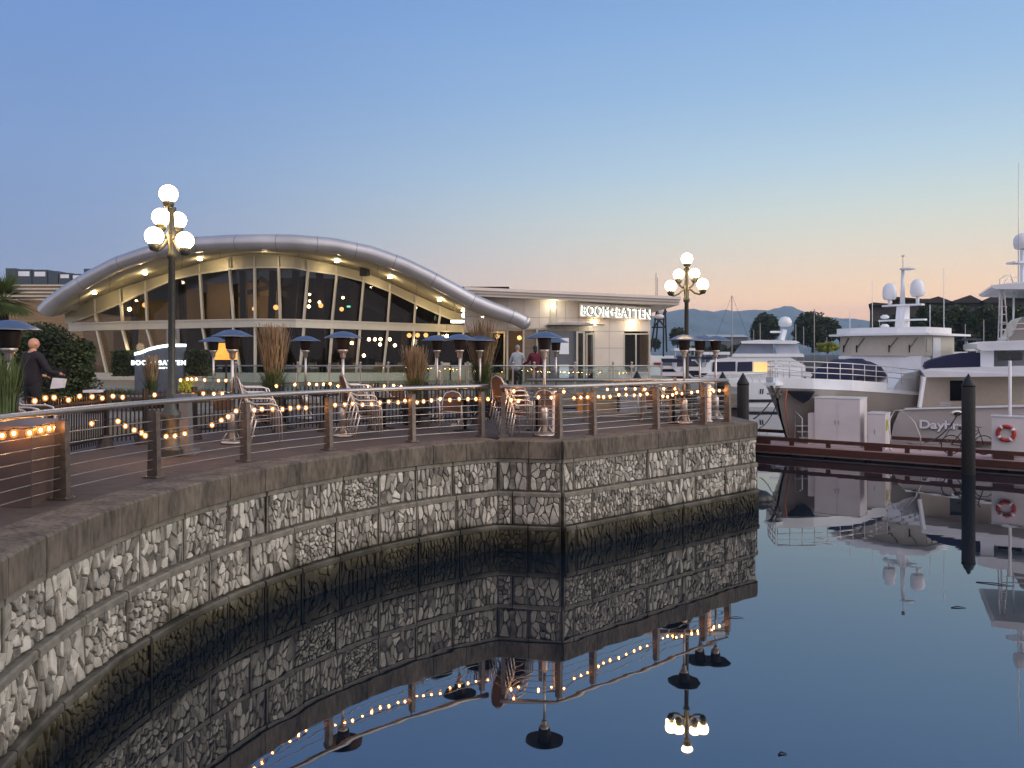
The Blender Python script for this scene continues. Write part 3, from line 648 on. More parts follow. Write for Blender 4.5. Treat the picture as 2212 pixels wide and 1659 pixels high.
a, b = PW(1262, 672.5, .40), PW(1398, 680, .40); cpt = (a + b) / 2; tilt = math.atan2(b.z - a.z, b.x - a.x); yaw = math.atan2(b.y - a.y, b.x - a.x)
sg = thing('shop_sign', 'large halo-lit BOOM+BATTEN letters on the wing wall', 'sign', tuple(cpt), yaw)
M['halo'] = mat('halo_light', (1, 1, 1), .3, var=0, emit=1.7, ecol=(.9, 1, .92))
M['letter'] = mat('letter_metal', s2l((120, 98, 84)), .45, var=.08)
for nm, mm, oy, off, ext in (('letter_halo', M['halo'], .0, .012, .01), ('lettering', M['letter'], -.06, -.006, .02)):
    o = text('BOOM+BATTEN', .72, mm, (-.04 if nm == 'letter_halo' else 0, oy, -.02 if nm == 'letter_halo' else 0), (R(90), -tilt * 0, 0), sg, nm, ext, off, sx=.74, space=1.04); o.rotation_euler = (R(90), -tilt, 0)
# windows and doors of the wing
def winbox(par, x0, x1, y0, y1, nm='window', mull=(), d0=.02, glass='glass', fr=.07):
    a, b = PW(x0, y0, d0), PW(x1, y1, d0); cxw, czw = (a.x + b.x) / 2, (a.z + b.z) / 2
    f_ = MB(); yy = a.y
    for q in ((a.x, a.x + fr, b.z, a.z), (b.x - fr, b.x, b.z, a.z)): f_.box((q[0], yy, q[2]), (q[1], yy + .12, q[3]))
    for q in ((b.z, b.z + fr), (a.z - fr, a.z)): f_.box((a.x + fr, yy + .002, q[0]), (b.x - fr, yy + .118, q[1]))
    for mx_ in mull: xm = X(mx_, a.y); f_.box((xm - .035, yy + .004, b.z + fr), (xm + .035, yy + .116, a.z - fr))
    w_ = f_.build(nm, M['frame'], par); MB().box((a.x + fr, yy + .05, b.z + fr), (b.x - fr, yy + .065, a.z - fr)).build('pane', M[glass], w_); return w_
winbox(wing, 1347, 1402, 720, 806, mull=(1374,))
MB().box((PW(1345, 760).x, 46, TERR), (PW(1403, 760).x, 46.1, 6)).build('interior_wall', M['innerdark'], wing)
gv = MB(); gv.prism([PW(1186, 716, 1.3), PW(1259, 717, 1.3), PW(1259, 838, 1.3), PW(1186, 838, 1.3)], (0, 1.2, 0)); gv.build('vestibule', M['grey'], wing, recalc=True)
MB().prism([PW(1180, 701, 1.6), PW(1215, 698.5, 1.6), PW(1260, 700, 1.6), PW(1302, 703, 1.6), PW(1262, 704.5, 1.6), PW(1215, 703.5, 1.6), PW(1180, 704, 1.6)], (0, 1.7, 0)).build('entrance_canopy', M['steel'], wing, recalc=True)
for x0, x1, y0, y1 in ((1205, 1225, 731, 765), (1205, 1225, 787, 815)): MB().prism([PW(x0, y0, 1.33), PW(x1, y0, 1.33), PW(x1, y1, 1.33), PW(x0, y1, 1.33)], (0, .03, 0)).build('notice_panel', M['white'], wing, recalc=True)
def doorat(x0, x1, y0, y1, d0, nm='door'):
    w_ = winbox(wing, x0, x1, y0, y1, nm, d0=d0, fr=.1)
    c_ = PW(x1 - 2.2, (y0 + y1) / 2 + 4, d0 + .05); MB().tube([c_ + Vector((0, 0, -.2)), c_ + Vector((0, 0, .2))], .015, 6).build('handle', M['steel'], w_)
doorat(1240, 1258, 717, 822, 1.45); doorat(1265, 1284, 719, 822, .1)
MB().box((PW(1262, 760).x, 46, TERR), (PW(1290, 760).x, 46.1, 6)).build('interior_wall', mat('warm_inner', s2l((150, 110, 60)), .9), wing)
# warm recess between pavilion and wing
MB().box((PW(1094, 700).x, 45.6, TERR), (PW(1190, 700).x, 45.8, PW(1094, 704).z)).build('interior_wall', M['tanwall'], wing)
MB().prism([PW(1094, 706, .1), PW(1190, 709, .1), PW(1190, 713, .1), PW(1094, 710, .1)], (0, .3, 0)).build('door_head', M['frame'], wing, recalc=True)
for x_ in (1096, 1131, 1160, 1188): MB().bar(PW(x_, 709, .1), PW(x_, 838, .1), .1, .14, (0, 1, 0)).build('mullion', M['frame'], wing)
for a_, b_ in ((1098, 1130), (1132, 1159), (1161, 1187)): MB().prism([PW(a_, 712, 0), PW(b_, 712, 0), PW(b_, 836, 0), PW(a_, 836, 0)], (0, .02, 0)).build('window', M['glass'], wing, recalc=True)
for x_, y_, w_ in ((1122, 730, 'left one in the orange lit entrance'), (1163, 728, 'right one in the entrance, above the couple')):
    pend(x_, y_, 43.4, .13, 'warm wall lantern inside the entrance, ' + w_); pointlight('lantern_light', P(x_, y_ - 6, 43.0), 35, (1, .6, .25), .15)
for x_, y_, e_ in ((1283, 706, 9), (1365, 706, 9), (1195, 660, 18), (1330, 652, 6), (1080, 668, 12)):  # last one, under the left eave, is added only to brighten the panels
    if e_: pointlight('wall_wash', PW(x_, y_, .5), e_, (1, .9, .66), .06)
for x_, lab in ((1283, 'small wall light above the wing door'), (1365, 'small wall light above the wing window')):
    tag(MB().box(PW(x_, 699, .2), PW(x_ + 3, 695, -.02)).build('wall_light', M['lamp'], recalc=True), lab, 'wall light')

# ============================================================ neighbour building top left, with roof units
nb = thing('neighbouring_building', 'timber strip clad building behind the left end of the wave roof', 'building', (X(120, 62), 62, TERR))
q = lambda px, py: (X(px, 62) - X(120, 62), Z(py, 62) - TERR)
x0, z0 = q(-60, 700); x1, z1 = q(215, 614)
MB().box((x0, 0, -.5), (x1, 12, z1)).build('wall', mat('strip_timber', s2l((150, 122, 90)), .8, var=.2, scale=3, stretch=(.3, 1, 14)), nb)
for i in range(5): MB().box((x0, -.08, z1 - .15 - i * .28), (x1, -.01, z1 - .04 - i * .28)).build('cladding_strip', M['frame'], nb)
def unit(px0, px1, py0, lab, sign=True):
    t = thing('roof_unit', lab, 'roof unit', (X((px0 + px1) / 2, 63), 63, Z(613, 62) + .02), group='grey boxes on the flat roof'); w_ = (X(px1, 63) - X(px0, 63)) / 2; h_ = Z(py0, 63) - Z(613, 62)
    MB().box((-w_, 0, 0), (w_, 2.4, h_)).build('casing', mat('unit_grey', s2l((74, 86, 96)), .6, var=.15), t)
    if sign: MB().box((-w_ * .7, -.03, h_ * .55), (w_ * .75, -.005, h_ * .86)).build('white_panel', M['white'], t)
unit(12, 34, 580, 'narrow grey roof box at the left end of the row', False)
unit(35, 68, 582, 'grey roof box with white panel, second in the row'); unit(70, 102, 583, 'grey roof box with white panel in the middle of the row')
unit(104, 125, 586, 'plain dark grey roof box without a panel', False); unit(127, 152, 590, 'low roof box with a big white panel'); unit(154, 180, 592, 'lowest roof box beside the wave roof')
unit(181, 206, 581, 'brown tall box cut off by the wave roof slope', False)

# ============================================================ glass balustrade in front of the terrace
gb = thing('glass_balustrade', 'glass balustrade with steel posts along the terrace edge', 'balustrade')
px_ = [440, 510, 577, 644, 712, 779, 839, 900, 954, 1010, 1060, 1108, 1154, 1200, 1242, 1324, 1364, 1401, 1428]
for a in px_:
    x_ = X(a, 29); o = MB().bar((x_, 28.95, TERR), (x_, 28.95, TERR + 1.12), .055, .05).ball((x_, 28.95, TERR + 1.13), .05, 8).box((x_ - .07, 28.9, TERR + .95), (x_ + .07, 29.0, TERR + 1.0)); o.build('post', M['steel'], gb)
for a, b in zip(px_, px_[1:]): MB().box((X(a, 29) + .05, 28.94, TERR + .08), (X(b, 29) - .05, 28.955, TERR + .98)).build('glass_panel', M['clear'], gb)
MB().tube([(X(440, 29), 28.95, TERR + 1.02), (X(1428, 29), 28.95, TERR + 1.02)], .028).build('handrail', M['steel'], gb)
# ============================================================ LAMP POSTS
def lamppost(px, ybase, ytop, d, lab, gl, par_rot):
    """gl: (px, py, dy) of the globes, top one first"""
    bx, bz = X(px, d), DECK
    t = thing('street_lamp', lab, 'street lamp', (bx, d, bz))
    sc = F / d
    H = (Z(ytop, d) - bz)
    prof = [(.2, 0), (.2, .12), (.17, .16), (.16, .62), (.19, .66), (.19, .74), (.13, .8), (.10, .95), (.085, 1.0), (.062, 1.15), (.055, H - 1.0), (.085, H - .97), (.085, H - .9), (.06, H - .86), (.075, H - .62), (.09, H - .56), (.06, H - .5), (.04, H - .2), (.07, H - .16), (.075, H - .1)]
    MB().lathe(prof, n=16).build('post', M['lamppost'], t)
    mb = MB().box((-.24, -.24, 0), (.24, .24, .1)); mb.build('plinth', M['lamppost'], t)
    for i, (gx, gy, dy, r) in enumerate(gl):
        g = Vector((X(gx, d) - bx, dy, Z(gy, d) - bz)); g.x = (gx - 1106) / F * (d + dy) - bx; g.z = CAMZ - (gy - HY) / F * (d + dy) - bz
        gm = MB().ball((0, 0, 0), r, 20); o = gm.build('globe', M['globe'], t, loc=tuple(g))
        MB().lathe([(.05, -r - .1), (.085, -r - .06), (.1, -r + .02), (.07, -r + .035)], (0, 0, 0), 12).build('globe_holder', M['lamppost'], o)
        if i:
            z0 = H - .62; m0 = Vector((0, 0, z0)); e = g + Vector((0, 0, -r - .08))
            mid = (m0 + e) / 2 + Vector((0, 0, -.06))
            MB().tube([m0, m0.lerp(mid, .5) + Vector((0, 0, .03)), mid, mid.lerp(e, .6) + Vector((0, 0, -.03)), e], .028, 8).build('arm', M['lamppost'], t)
    return t
M['lamppost'] = mat('painted_iron', s2l((78, 80, 76)), .45, .5, var=.2, scale=20)
lamppost(371, 983, 436, 13.7, 'tall five-globe street lamp standing by the curved railing, the nearer one', [(364, 419, 0, .155), (348, 469, .32, .155), (384, 476, .42, .15), (333, 510, -.12, .155), (399, 520, -.28, .15)], 0)
lamppost(1483, 908, 572, 20.8, 'tall five-globe street lamp at the point of the quay, the farther one', [(1484, 559, 0, .15), (1466, 593, .4, .14), (1500, 591, .4, .14), (1449, 618, -.2, .15), (1518, 614, -.2, .15)], 0)

# ============================================================ PATIO HEATERS
def make_heater(loc, lab, rz=0):
    t = thing('patio_heater', lab, 'patio heater', loc, rz, 'tall stainless patio heaters on the terrace')
    MB().lathe([(.21, 0), (.23, .015), (.21, .04), (.1, .06)], n=18).build('base', M['heater'], t)
    MB().lathe([(.085, .05), (.085, .56), (.07, .6), (.035, .62)], n=16).build('gas_housing', M['heater'], t)
    for k in range(3):
        a = k * 2.09 + .4; MB().tube([(.2 * math.cos(a), .2 * math.sin(a), .03), (.16 * math.cos(a), .16 * math.sin(a), .12), (.10 * math.cos(a), .10 * math.sin(a), .2)], .014, 6).build('leg', M['heater'], t)
    MB().tube([(0, 0, .6), (0, 0, 1.82)], .03, 12).build('pole', M['heater'], t)
    MB().lathe([(.045, 1.66), (.06, 1.68), (.06, 1.76), (.09, 1.80), (.11, 1.82), (.1, 1.86)], n=14).build('valve_housing', M['heater'], t)
    MB().lathe([(.11, 1.85), (.125, 1.87), (.145, 2.06), (.15, 2.09), (.12, 2.10)], n=18).build('burner', M['burner'], t)
    MB().lathe([(.02, 2.10), (.28, 2.135), (.395, 2.10), (.405, 2.093), (.40, 2.105), (.30, 2.15), (.16, 2.215), (.05, 2.235), (.001, 2.24)], n=28).build('reflector', M['reflector'], t)
    return t
HE = [(20, 11.0, 'near patio heater at the far left edge beside the dark planter'),
      (502, 15.5, 'patio heater in front of the amber menu box, behind the railing'),
      (461, 22.5, 'farther patio heater half hidden beside the amber menu box'),
      (660, 21.3, 'slim far patio heater right of the tallest feather grass'),
      (741, 16.8, 'patio heater rising over the stack of chairs left of centre'),
      (944, 20.5, 'patio heater, left one of three close together'),
      (993, 19.2, 'patio heater, middle and tallest-looking of three close together'),
      (1037, 21.0, 'patio heater, right one of three, before the feather grass'),
      (1176, 16.9, 'patio heater at the inner corner of the railing by the stacked chairs'),
      (1201, 24.5, 'small far patio heater just right of the corner heater'),
      (1478, 19.9, 'patio heater with reflector lit yellow by the globes right above'),
      (1512, 21.3, 'middle patio heater of the three at the quay point'),
      (1546, 21.2, 'rightmost patio heater of the three at the quay point')]
h0 = None
for i, (px, d, lab) in enumerate(HE):
    loc = (X(px, d), d, DECK)
    if h0 is None: h0 = make_heater(loc, lab)
    else:
        h = copy_tree(h0); h.location = loc; h['label'] = lab; h.rotation_euler.z = i * .7
# ============================================================ RATTAN CHAIRS
def make_chair(loc, lab, rz, grp):
    t = thing('cafe_chair', lab, 'chair', loc, rz, grp)
    # faces +y ; back at -y
    pts = [(-.21, 0), (-.225, .15), (-.21, .3), (-.15, .41), (0, .46), (.15, .41), (.21, .3), (.225, .15), (.21, 0)]
    MB().prism([(x, -.22 - z * .22, .44 + z) for x, z in pts], (0, -.018, 0)).build('backrest', M['rattan'], t, recalc=True)
    MB().tube([(x * 1.03, -.23 - z * .22, .42 + z) for x, z in pts], .017, 6).build('back_frame', M['alu'], t)
    MB().box((-.22, -.21, .43), (.22, .22, .455)).build('seat', M['rattan'], t)
    MB().tube([(-.22, -.21, .435), (-.22, .22, .435), (.22, .22, .435), (.22, -.21, .435), (-.22, -.21, .435)], .013, 6).build('seat_frame', M['alu'], t)
    for s in (-1, 1):
        MB().tube([(s * .24, -.29, .72), (s * .26, -.2, .665), (s * .27, .12, .66), (s * .265, .22, .63), (s * .25, .25, .56), (s * .24, .27, 0)], .0165, 6).build('leg', M['alu'], t)
        MB().tube([(s * .225, -.22, .47), (s * .23, -.26, .3), (s * .235, -.33, 0)], .0165, 6).build('leg', M['alu'], t)
    MB().tube([(-.235, -.28, .2), (.235, -.28, .2)], .009, 6).build('stretcher', M['alu'], t)
    return t
chair0 = None; SM = []
def chair(px, d, rz, lab, grp='rattan cafe chairs on the quay', z=0, dx=0, dy=0):
    global chair0
    loc = (X(px, d) + dx, d + dy, DECK + z)
    if chair0 is None: chair0 = make_chair(loc, lab, rz, grp); return chair0
    c = copy_tree(chair0); c.location = loc; c.rotation_euler = (0, 0, rz); c['label'] = lab; c['group'] = grp; return c
ordn = ['lowest', 'second', 'third', 'fourth', 'topmost']
def stack(px, d, rz, n, where, dz=.11):
    for k in range(n):
        nm = 'topmost' if k == n - 1 else ordn[k]
        o = -.055 * k
        chair(px, d, rz, f'{nm} rattan chair in the stack {where}', 'chairs in the stacks', k * dz, dx=-math.sin(rz) * o * -1 * -1, dy=math.cos(rz) * o)
stack(90, 11.6, R(-80), 4, 'at the far left behind the railing')
stack(576, 15.7, R(-66), 5, 'left of centre by the curved railing')
stack(792, 16.9, R(-62), 5, 'under the wide heater in the middle')
stack(1116, 17.0, R(-52), 5, 'at the gap in the railing', .105)
for px, d, rz, lab in ((672, 20.5, -60, 'single rattan chair behind the railing right of the tall grass'), (862, 21.5, -160, 'rattan chair back left of the middle grass clump'),
                       (975, 18.2, 180, 'rattan chair with its back to the water between heaters'), (1140, 19.6, -35, 'rattan chair behind the stack by the gap'),
                       (1174, 18.9, 175, 'dark-looking rattan chair behind the corner heater'), (480, 18.5, 30, 'rattan chair under the amber menu box'), (30, 12.3, 100, 'rattan chair half hidden at the left edge')):
    chair(px, d, R(rz), lab)
# tables
def table(px, d, lab, r=.38, m='black'):
    t = thing('cafe_table', lab, 'table', (X(px, d), d, DECK), group='cafe tables on the quay')
    MB().lathe([(r, .70), (r, .735), (r - .02, .74)], n=20).build('tabletop', M[m], t); MB().tube([(0, 0, .02), (0, 0, .7)], .035, 8).build('pedestal', M['black'], t)
    MB().lathe([(.26, 0), (.25, .02), (.06, .04)], n=14).build('base', M['black'], t)
table(615, 18.5, 'dark round table behind the stacked chairs left of centre'); table(700, 20.0, 'dark round table between the two heaters'); table(830, 18.6, 'dark round table right of the wide heater', .34)
table(1005, 18.0, 'dark round table by the three heaters'); table(1160, 18.1, 'dark round table behind the stack at the gap', .35); table(1455, 20.0, 'dark round table beside the far street lamp', .36); table(540, 19.6, 'dark round table near the amber menu box', .36)
# ============================================================ PICKET FENCE with feet
pk0 = None
def fence_panel(a, b, lab):
    a, b = Vector(a), Vector(b); Lp = (b - a).length; ang = math.atan2(b.y - a.y, b.x - a.x)
    t = thing('picket_fence', lab, 'fence', (a.x, a.y, DECK), ang, 'black picket barrier panels')
    mb = MB(); n_ = int(Lp / .085)
    for i in range(n_):
        x = .05 + i * (Lp - .1) / (n_ - 1); mb.bar((x, 0, .1), (x, 0, 1.0), .026, .012); mb.add([(x - .013, -.006, 1.0), (x + .013, -.006, 1.0), (x + .013, .006, 1.0), (x - .013, .006, 1.0), (x, 0, 1.05)], [(0, 1, 4), (1, 2, 4), (2, 3, 4), (3, 0, 4)])
    mb.build('pickets', M['black'], t)
    for z in (.18, .88): MB().box((.02, -.02, z), (Lp - .02, .02, z + .04)).build('rail', M['black'], t)
    for x in (.03, Lp - .03): MB().bar((x, 0, 0), (x, 0, 1.08), .045, .045).build('post', M['black'], t)
    MB().lathe([(.2, 0), (.18, .05), (.12, .22), (.1, .25)], (Lp - .03, 0, 0), 10, None, False, 1, .8).build('foot', M['dark'], t)
fp = [(0, 11.8), (110, 12.8), (229, 14.7), (314, 15.4), (420, 16.2), (520, 16.9), (608, 17.5), (706, 17.9), (813, 18.3), (920, 18.8), (1035, 19.3), (1098, 20.2)]
fps = [(X(a, d), d) for a, d in fp]
for i, (a, b) in enumerate(zip(fps, fps[1:])):
    w_ = ['at the far left behind the chairs', 'left of the weighted foot nearest the planter', 'left of the near street lamp', 'behind the near street lamp', 'right of the near street lamp', 'behind the heater by the menu box', 'behind the second chair stack', 'left of the wide heater', 'behind the third chair stack', 'below the middle grass clump', 'at its right end by the feather grass'][i]
    fence_panel(a, b, 'black picket barrier panel ' + w_)
# ============================================================ STRING LIGHTS
def string(pts, lab, lit=None):
    """pts: (px, py, d) of the bulbs"""
    t = thing('string_lights', lab, 'string lights', tuple(P(*pts[0])))
    o0 = P(*pts[0]); cp = []
    rr = random.Random(len(pts))
    W = [P(*q) - o0 for q in pts]
    for i, q in enumerate(W):
        cp.append(q + Vector((0, 0, .055)))
        if i + 1 < len(W): cp.append((q + W[i + 1]) / 2 + Vector((0, 0, .045)))
    MB().tube(cp, .006, 5).build('cord', M['black'], t)
    for q in W:
        b_ = MB().ball((0, 0, 0), .043, 10, sz=1.2).build('bulb', M['glowshell'], t, loc=tuple(q)); MB().ball((0, 0, 0), .017, 8, sz=1.3).build('filament', M['bulb'], b_)
        MB().tube([q + Vector((0, 0, .022)), q + Vector((0, 0, .06))], .012, 6).build('socket', M['black'], t)
def run(a, b, n, sag=0, j=1.2):
    rr = random.Random(int(a[0]) + n); out = []
    for i in range(n):
        t = i / (n - 1); out.append((lerp(a[0], b[0], t) + rr.uniform(-j, j), lerp(a[1], b[1], t) + sag * 4 * t * (1 - t) + rr.uniform(-j, j), lerp(a[2], b[2], t)))
    return out
string([(5, 941, 8.98), (30, 936, 8.93), (64, 935, 8.9), (88, 929, 9.15), (106, 926, 9.4), (120, 924, 9.62), (130, 923, 9.8)], 'string of warm bulbs along the top of the dark planter at lower left')
string([(10, 862, 11.9), (75, 866, 12.3), (98, 860, 12.5), (117, 859, 12.7), (148, 864, 13.2), (172, 856, 13.6), (199, 857, 13.9), (221, 860, 14.2), (244, 856, 14.5), (265, 858, 14.7), (334, 853, 15.3), (396, 854, 15.7), (417, 853, 15.9), (439, 850, 16.1), (462, 851, 16.3), (480, 850, 16.5)], 'string of warm bulbs along the picket barrier top at left')
string([(198, 915, 13.3), (255, 910, 13.0), (271, 920, 12.95), (290, 929, 12.9), (306, 935, 12.9), (314, 941, 12.9), (359, 943, 13.3), (378, 942, 13.3), (399, 937, 13.4), (458, 918, 13.2), (478, 908, 13.15), (493, 900, 13.1), (510, 888, 13.05)], 'sagging string of warm bulbs looped around the near street lamp')
string([(390, 821, 18), (405, 819, 18.2), (414, 819, 18.3), (424, 819, 18.4), (442, 821, 18.7), (472, 822, 19), (488, 822, 19)], 'short far string of bulbs below the amber menu box')
string([(543, 822, 17.5), (549, 886, 13.4), (566, 884, 13.5), (589, 884, 13.8), (610, 884, 14.1), (627, 882, 14.2), (645, 880, 14.4), (661, 881, 14.5)], 'string of warm bulbs behind the railing in front of the second chair stack') if False else string([(549, 886, 13.3), (566, 884, 13.5), (589, 884, 13.8), (610, 884, 14.1), (627, 882, 14.2), (645, 880, 14.4), (661, 881, 14.5)], 'string of warm bulbs behind the railing in front of the second chair stack')
string([(712, 879, 14.75), (724, 875, 14.8), (745, 874, 14.95), (762, 872, 15.05), (783, 874, 15.2), (803, 873, 15.35), (821, 870, 15.5), (840, 868, 15.6), (860, 869, 15.75), (875, 866, 15.85), (901, 869, 16.05), (915, 867, 16.1), (932, 865, 16.2), (951, 862, 16.3), (972, 864, 16.45), (992, 862, 16.6), (1011, 862, 16.7), (1028, 862, 16.8), (1054, 862, 16.9)], 'long string of warm bulbs along the middle of the curved railing')
string([(597, 834, 18.0), (637, 831, 18.3), (668, 829, 18.5), (684, 831, 18.6), (699, 830, 18.6), (713, 829, 18.7), (730, 834, 18.8), (742, 833, 18.8), (794, 834, 19), (810, 832, 19), (830, 834, 19), (850, 833, 19.2), (866, 835, 19.3), (945, 836, 19.6), (975, 836, 19.6)], 'far string of small bulbs along the picket barrier in the middle')
string([(1104, 864, 16.4), (1110, 845, 16.4), (1120, 866, 16.45), (1163, 858, 16.5), (1191, 859, 16.55), (1211, 852, 16.6)], 'few bulbs hung on the railing in front of the stack at the gap')
string([(1218, 846, 16.75), (1240, 860, 17.0), (1255, 859, 17.15), (1269, 858, 17.3), (1284, 859, 17.5), (1293, 857, 17.6), (1304, 858, 17.75), (1318, 857, 17.9), (1337, 853, 18.1), (1353, 853, 18.3), (1370, 854, 18.5), (1383, 853, 18.65), (1398, 851, 18.8), (1415, 850, 19.0), (1432, 856, 19.2), (1442, 857, 19.3), (1453, 853, 19.4), (1461, 849, 19.45), (1473, 850, 19.5), (1494, 848, 19.7), (1507, 846, 19.8), (1522, 845, 19.95), (1538, 841, 20.05), (1542, 845, 20.1), (1554, 844, 20.2), (1566, 844, 20.25)], 'long string of warm bulbs along the front railing of the quay corner')
string([(1312, 841, 20.3), (1332, 841, 20.3), (1352, 840, 20.3), (1372, 840, 20.3), (1393, 841, 20.3), (1434, 840, 20.3), (1458, 840, 20.3)], 'short string of bulbs on the rear railing of the quay corner')
# ============================================================ PLANTER, left foreground
t = thing('planter_box', 'big dark brown planter box behind the railing at lower left', 'planter')
ca, cb, cc, ce = Vector((-6.25, 9.0)), Vector((-5.98, 9.95)), Vector((-7.9, 10.6)), Vector((-8.2, 9.5))
ca = Vector((X(68, 9.05), 9.05)); cb = Vector((X(138, 10.15), 10.15)); cc = cb + Vector((-2.1, .5)); ce = ca + Vector((-2.1, .4))
mb = MB().prism([(*q, DECK) for q in (ca, cb, cc, ce)], (0, 0, .88)); mb.build('planter_body', mat('brown_planter', s2l((92, 74, 66)), .6, var=.25, scale=2), t, recalc=True)
mid = (ca + cb + cc + ce) / 4
mb = MB().prism([(*(mid + (q - mid) * 1.02), DECK + .88) for q in (ca, cb, cc, ce)], (0, 0, .05)); mb.build('rim', mat('planter_rim', s2l((120, 100, 92)), .5, var=.15), t, recalc=True)
# ============================================================ GRASSES
def grass(px, d, z0, h, r, n, lab, plume=True, pot=True, seed=1, green=.5, lean=.22, pr=.34):
    rr = random.Random(seed); t = thing('feather_grass', lab, 'grass', (X(px, d), d, z0))
    g, pl = MB(), MB()
    for i in range(n):
        a = rr.uniform(0, 6.28); q = r * .35 * math.sqrt(rr.random()); b = Vector((q * math.cos(a), q * math.sin(a), 0)); a += rr.uniform(-.6, .6)
        isp = plume and rr.random() < .55
        hh = h * rr.uniform(.72, 1) if isp else h * green * rr.uniform(.6, 1.2); ln = lean * (1.5 if isp else 2.2) * rr.uniform(.1, 1) * h * .5
        dirv = Vector((math.cos(a), math.sin(a), 0)); w_ = .006 if isp else .009
        pts = [b + dirv * ln * (s ** 2) + Vector((0, 0, hh * (s - (0 if isp else .22 * s ** 3)))) for s in (0, .35, .7, 1)]
        sd_ = Vector((-dirv.y, dirv.x, 0)); vs = []
        for p_, ww in zip(pts, (w_, w_, w_ * .8, .001)): vs += [p_ - sd_ * ww, p_ + sd_ * ww]
        g.add(vs, [(0, 1, 3, 2), (2, 3, 5, 4), (4, 5, 7, 6)])
        if isp:
            s0 = pts[2] * .45 + pts[1] * .55; e = pts[3]; ds = (e - s0)
            for k in range(5):
                c = s0 + ds * (k / 5); c2 = s0 + ds * ((k + 1.4) / 5); of = Vector((rr.uniform(-.02, .02), rr.uniform(-.02, .02), 0))
                pl.add([c + of - sd_ * .004, c + of + sd_ * .010, c2 + of * 1.3 + sd_ * .006, c2 + of * 1.3 - sd_ * .008], [(0, 1, 2, 3)])
    g.build('blades', M['grassgreen'], t)
    if plume: pl.build('plumes', M['plume'], t)
    if pot:
        p_ = thing('round_planter', 'dark round planter holding the ' + lab, 'planter', (X(px, d), d, z0 - .48))
        MB().lathe([(pr * .8, 0), (pr, .42), (pr + .02, .46), (pr + .02, .5), (pr - .04, .5), (pr - .05, .44)], n=18).build('pot', M['dark'], p_)
        for k in range(3): MB().lathe([(pr * .82 + .03 + k * .05, .08 + k * .13), (pr * .84 + .05 + k * .05, .14 + k * .13)], n=18).build('band', M['black'], p_)
grass(591, 19.2, DECK + .5, 1.95, .5, 620, 'tallest feather grass clump with tan plumes left of centre', seed=2, green=.5)
grass(897, 19.6, DECK + .48, 1.45, .42, 460, 'greener feather grass clump right of the wide heater', seed=3, green=.75, lean=.26)
grass(1042, 21.5, DECK + .5, 2.1, .5, 560, 'wide feather grass clump by the three heaters', seed=4, green=.6, lean=.26)
grass(327, 21.5, DECK + .5, 1.2, .3, 260, 'thin feather grass in front of the monument sign', seed=5, green=.6, pr=.5)
grass(8, 10.4, DECK + .9, .95, .45, 260, 'green grass leaning over the dark planter at the left edge', False, False, seed=6, green=1.0, lean=.2)
# ============================================================ LEAFY PLANTS
def leaves(mb, c, r, n, s, rr, shell=.45, flat=1.0):
    c = Vector(c); k = 0
    lob = [(Vector((rr.gauss(0, 1), rr.gauss(0, 1), rr.gauss(0, .8))).normalized() * rr.uniform(.35, .75), rr.uniform(.3, .5)) for _ in range(14)]
    while k < n:
        if rr.random() < .75:
            lc, lr = rr.choice(lob); v = Vector((rr.gauss(0, 1), rr.gauss(0, 1), rr.gauss(0, 1))).normalized() * lr * rr.random() ** .33 + lc
        else: v = Vector((rr.gauss(0, 1), rr.gauss(0, 1), rr.gauss(0, 1))).normalized() * rr.uniform(shell, .92)
        if v.length > 1.12: continue
        p_ = c + Vector((v.x * r[0], v.y * r[1], v.z * r[2])); a = Vector((rr.gauss(0, 1), rr.gauss(0, 1), rr.gauss(0, .6))).normalized(); b = a.cross(Vector((rr.gauss(0, 1), rr.gauss(0, 1), rr.gauss(0, 1)))).normalized()
        ss = s * rr.uniform(.5, 1.3); mb.add([p_ - a * ss, p_ + b * ss * .5, p_ + a * ss, p_ - b * ss * .5], [(0, 1, 2, 3)]); k += 1
def core(c, r, mb):
    mb.ball(c, 1, 14, r[0], r[1], r[2])
rr = random.Random(21)
t = thing('evergreen_bush', 'large dark rounded evergreen bush at the left end of the pavilion', 'bush', (X(120, 20.5), 20.5, DECK))
mb = MB(); leaves(mb, (0, 0, 1.45), (1.02, .95, 1.05), 14000, .055, rr); leaves(mb, (-.7, .1, 1.6), (1.0, .8, 1.0), 5500, .055, rr); leaves(mb, (.15, 0, .7), (.95, .9, .8), 8000, .055, rr); mb.build('foliage', M['foliage'], t)
mb = MB(); mb.lathe([(.4, .0), (.55, .6), (.6, 1.4), (.35, 1.9), (.1, 2.1)], n=10); mb.build('inner_core', M['innerdark'], t)  # solid dark core inside the leaf mass
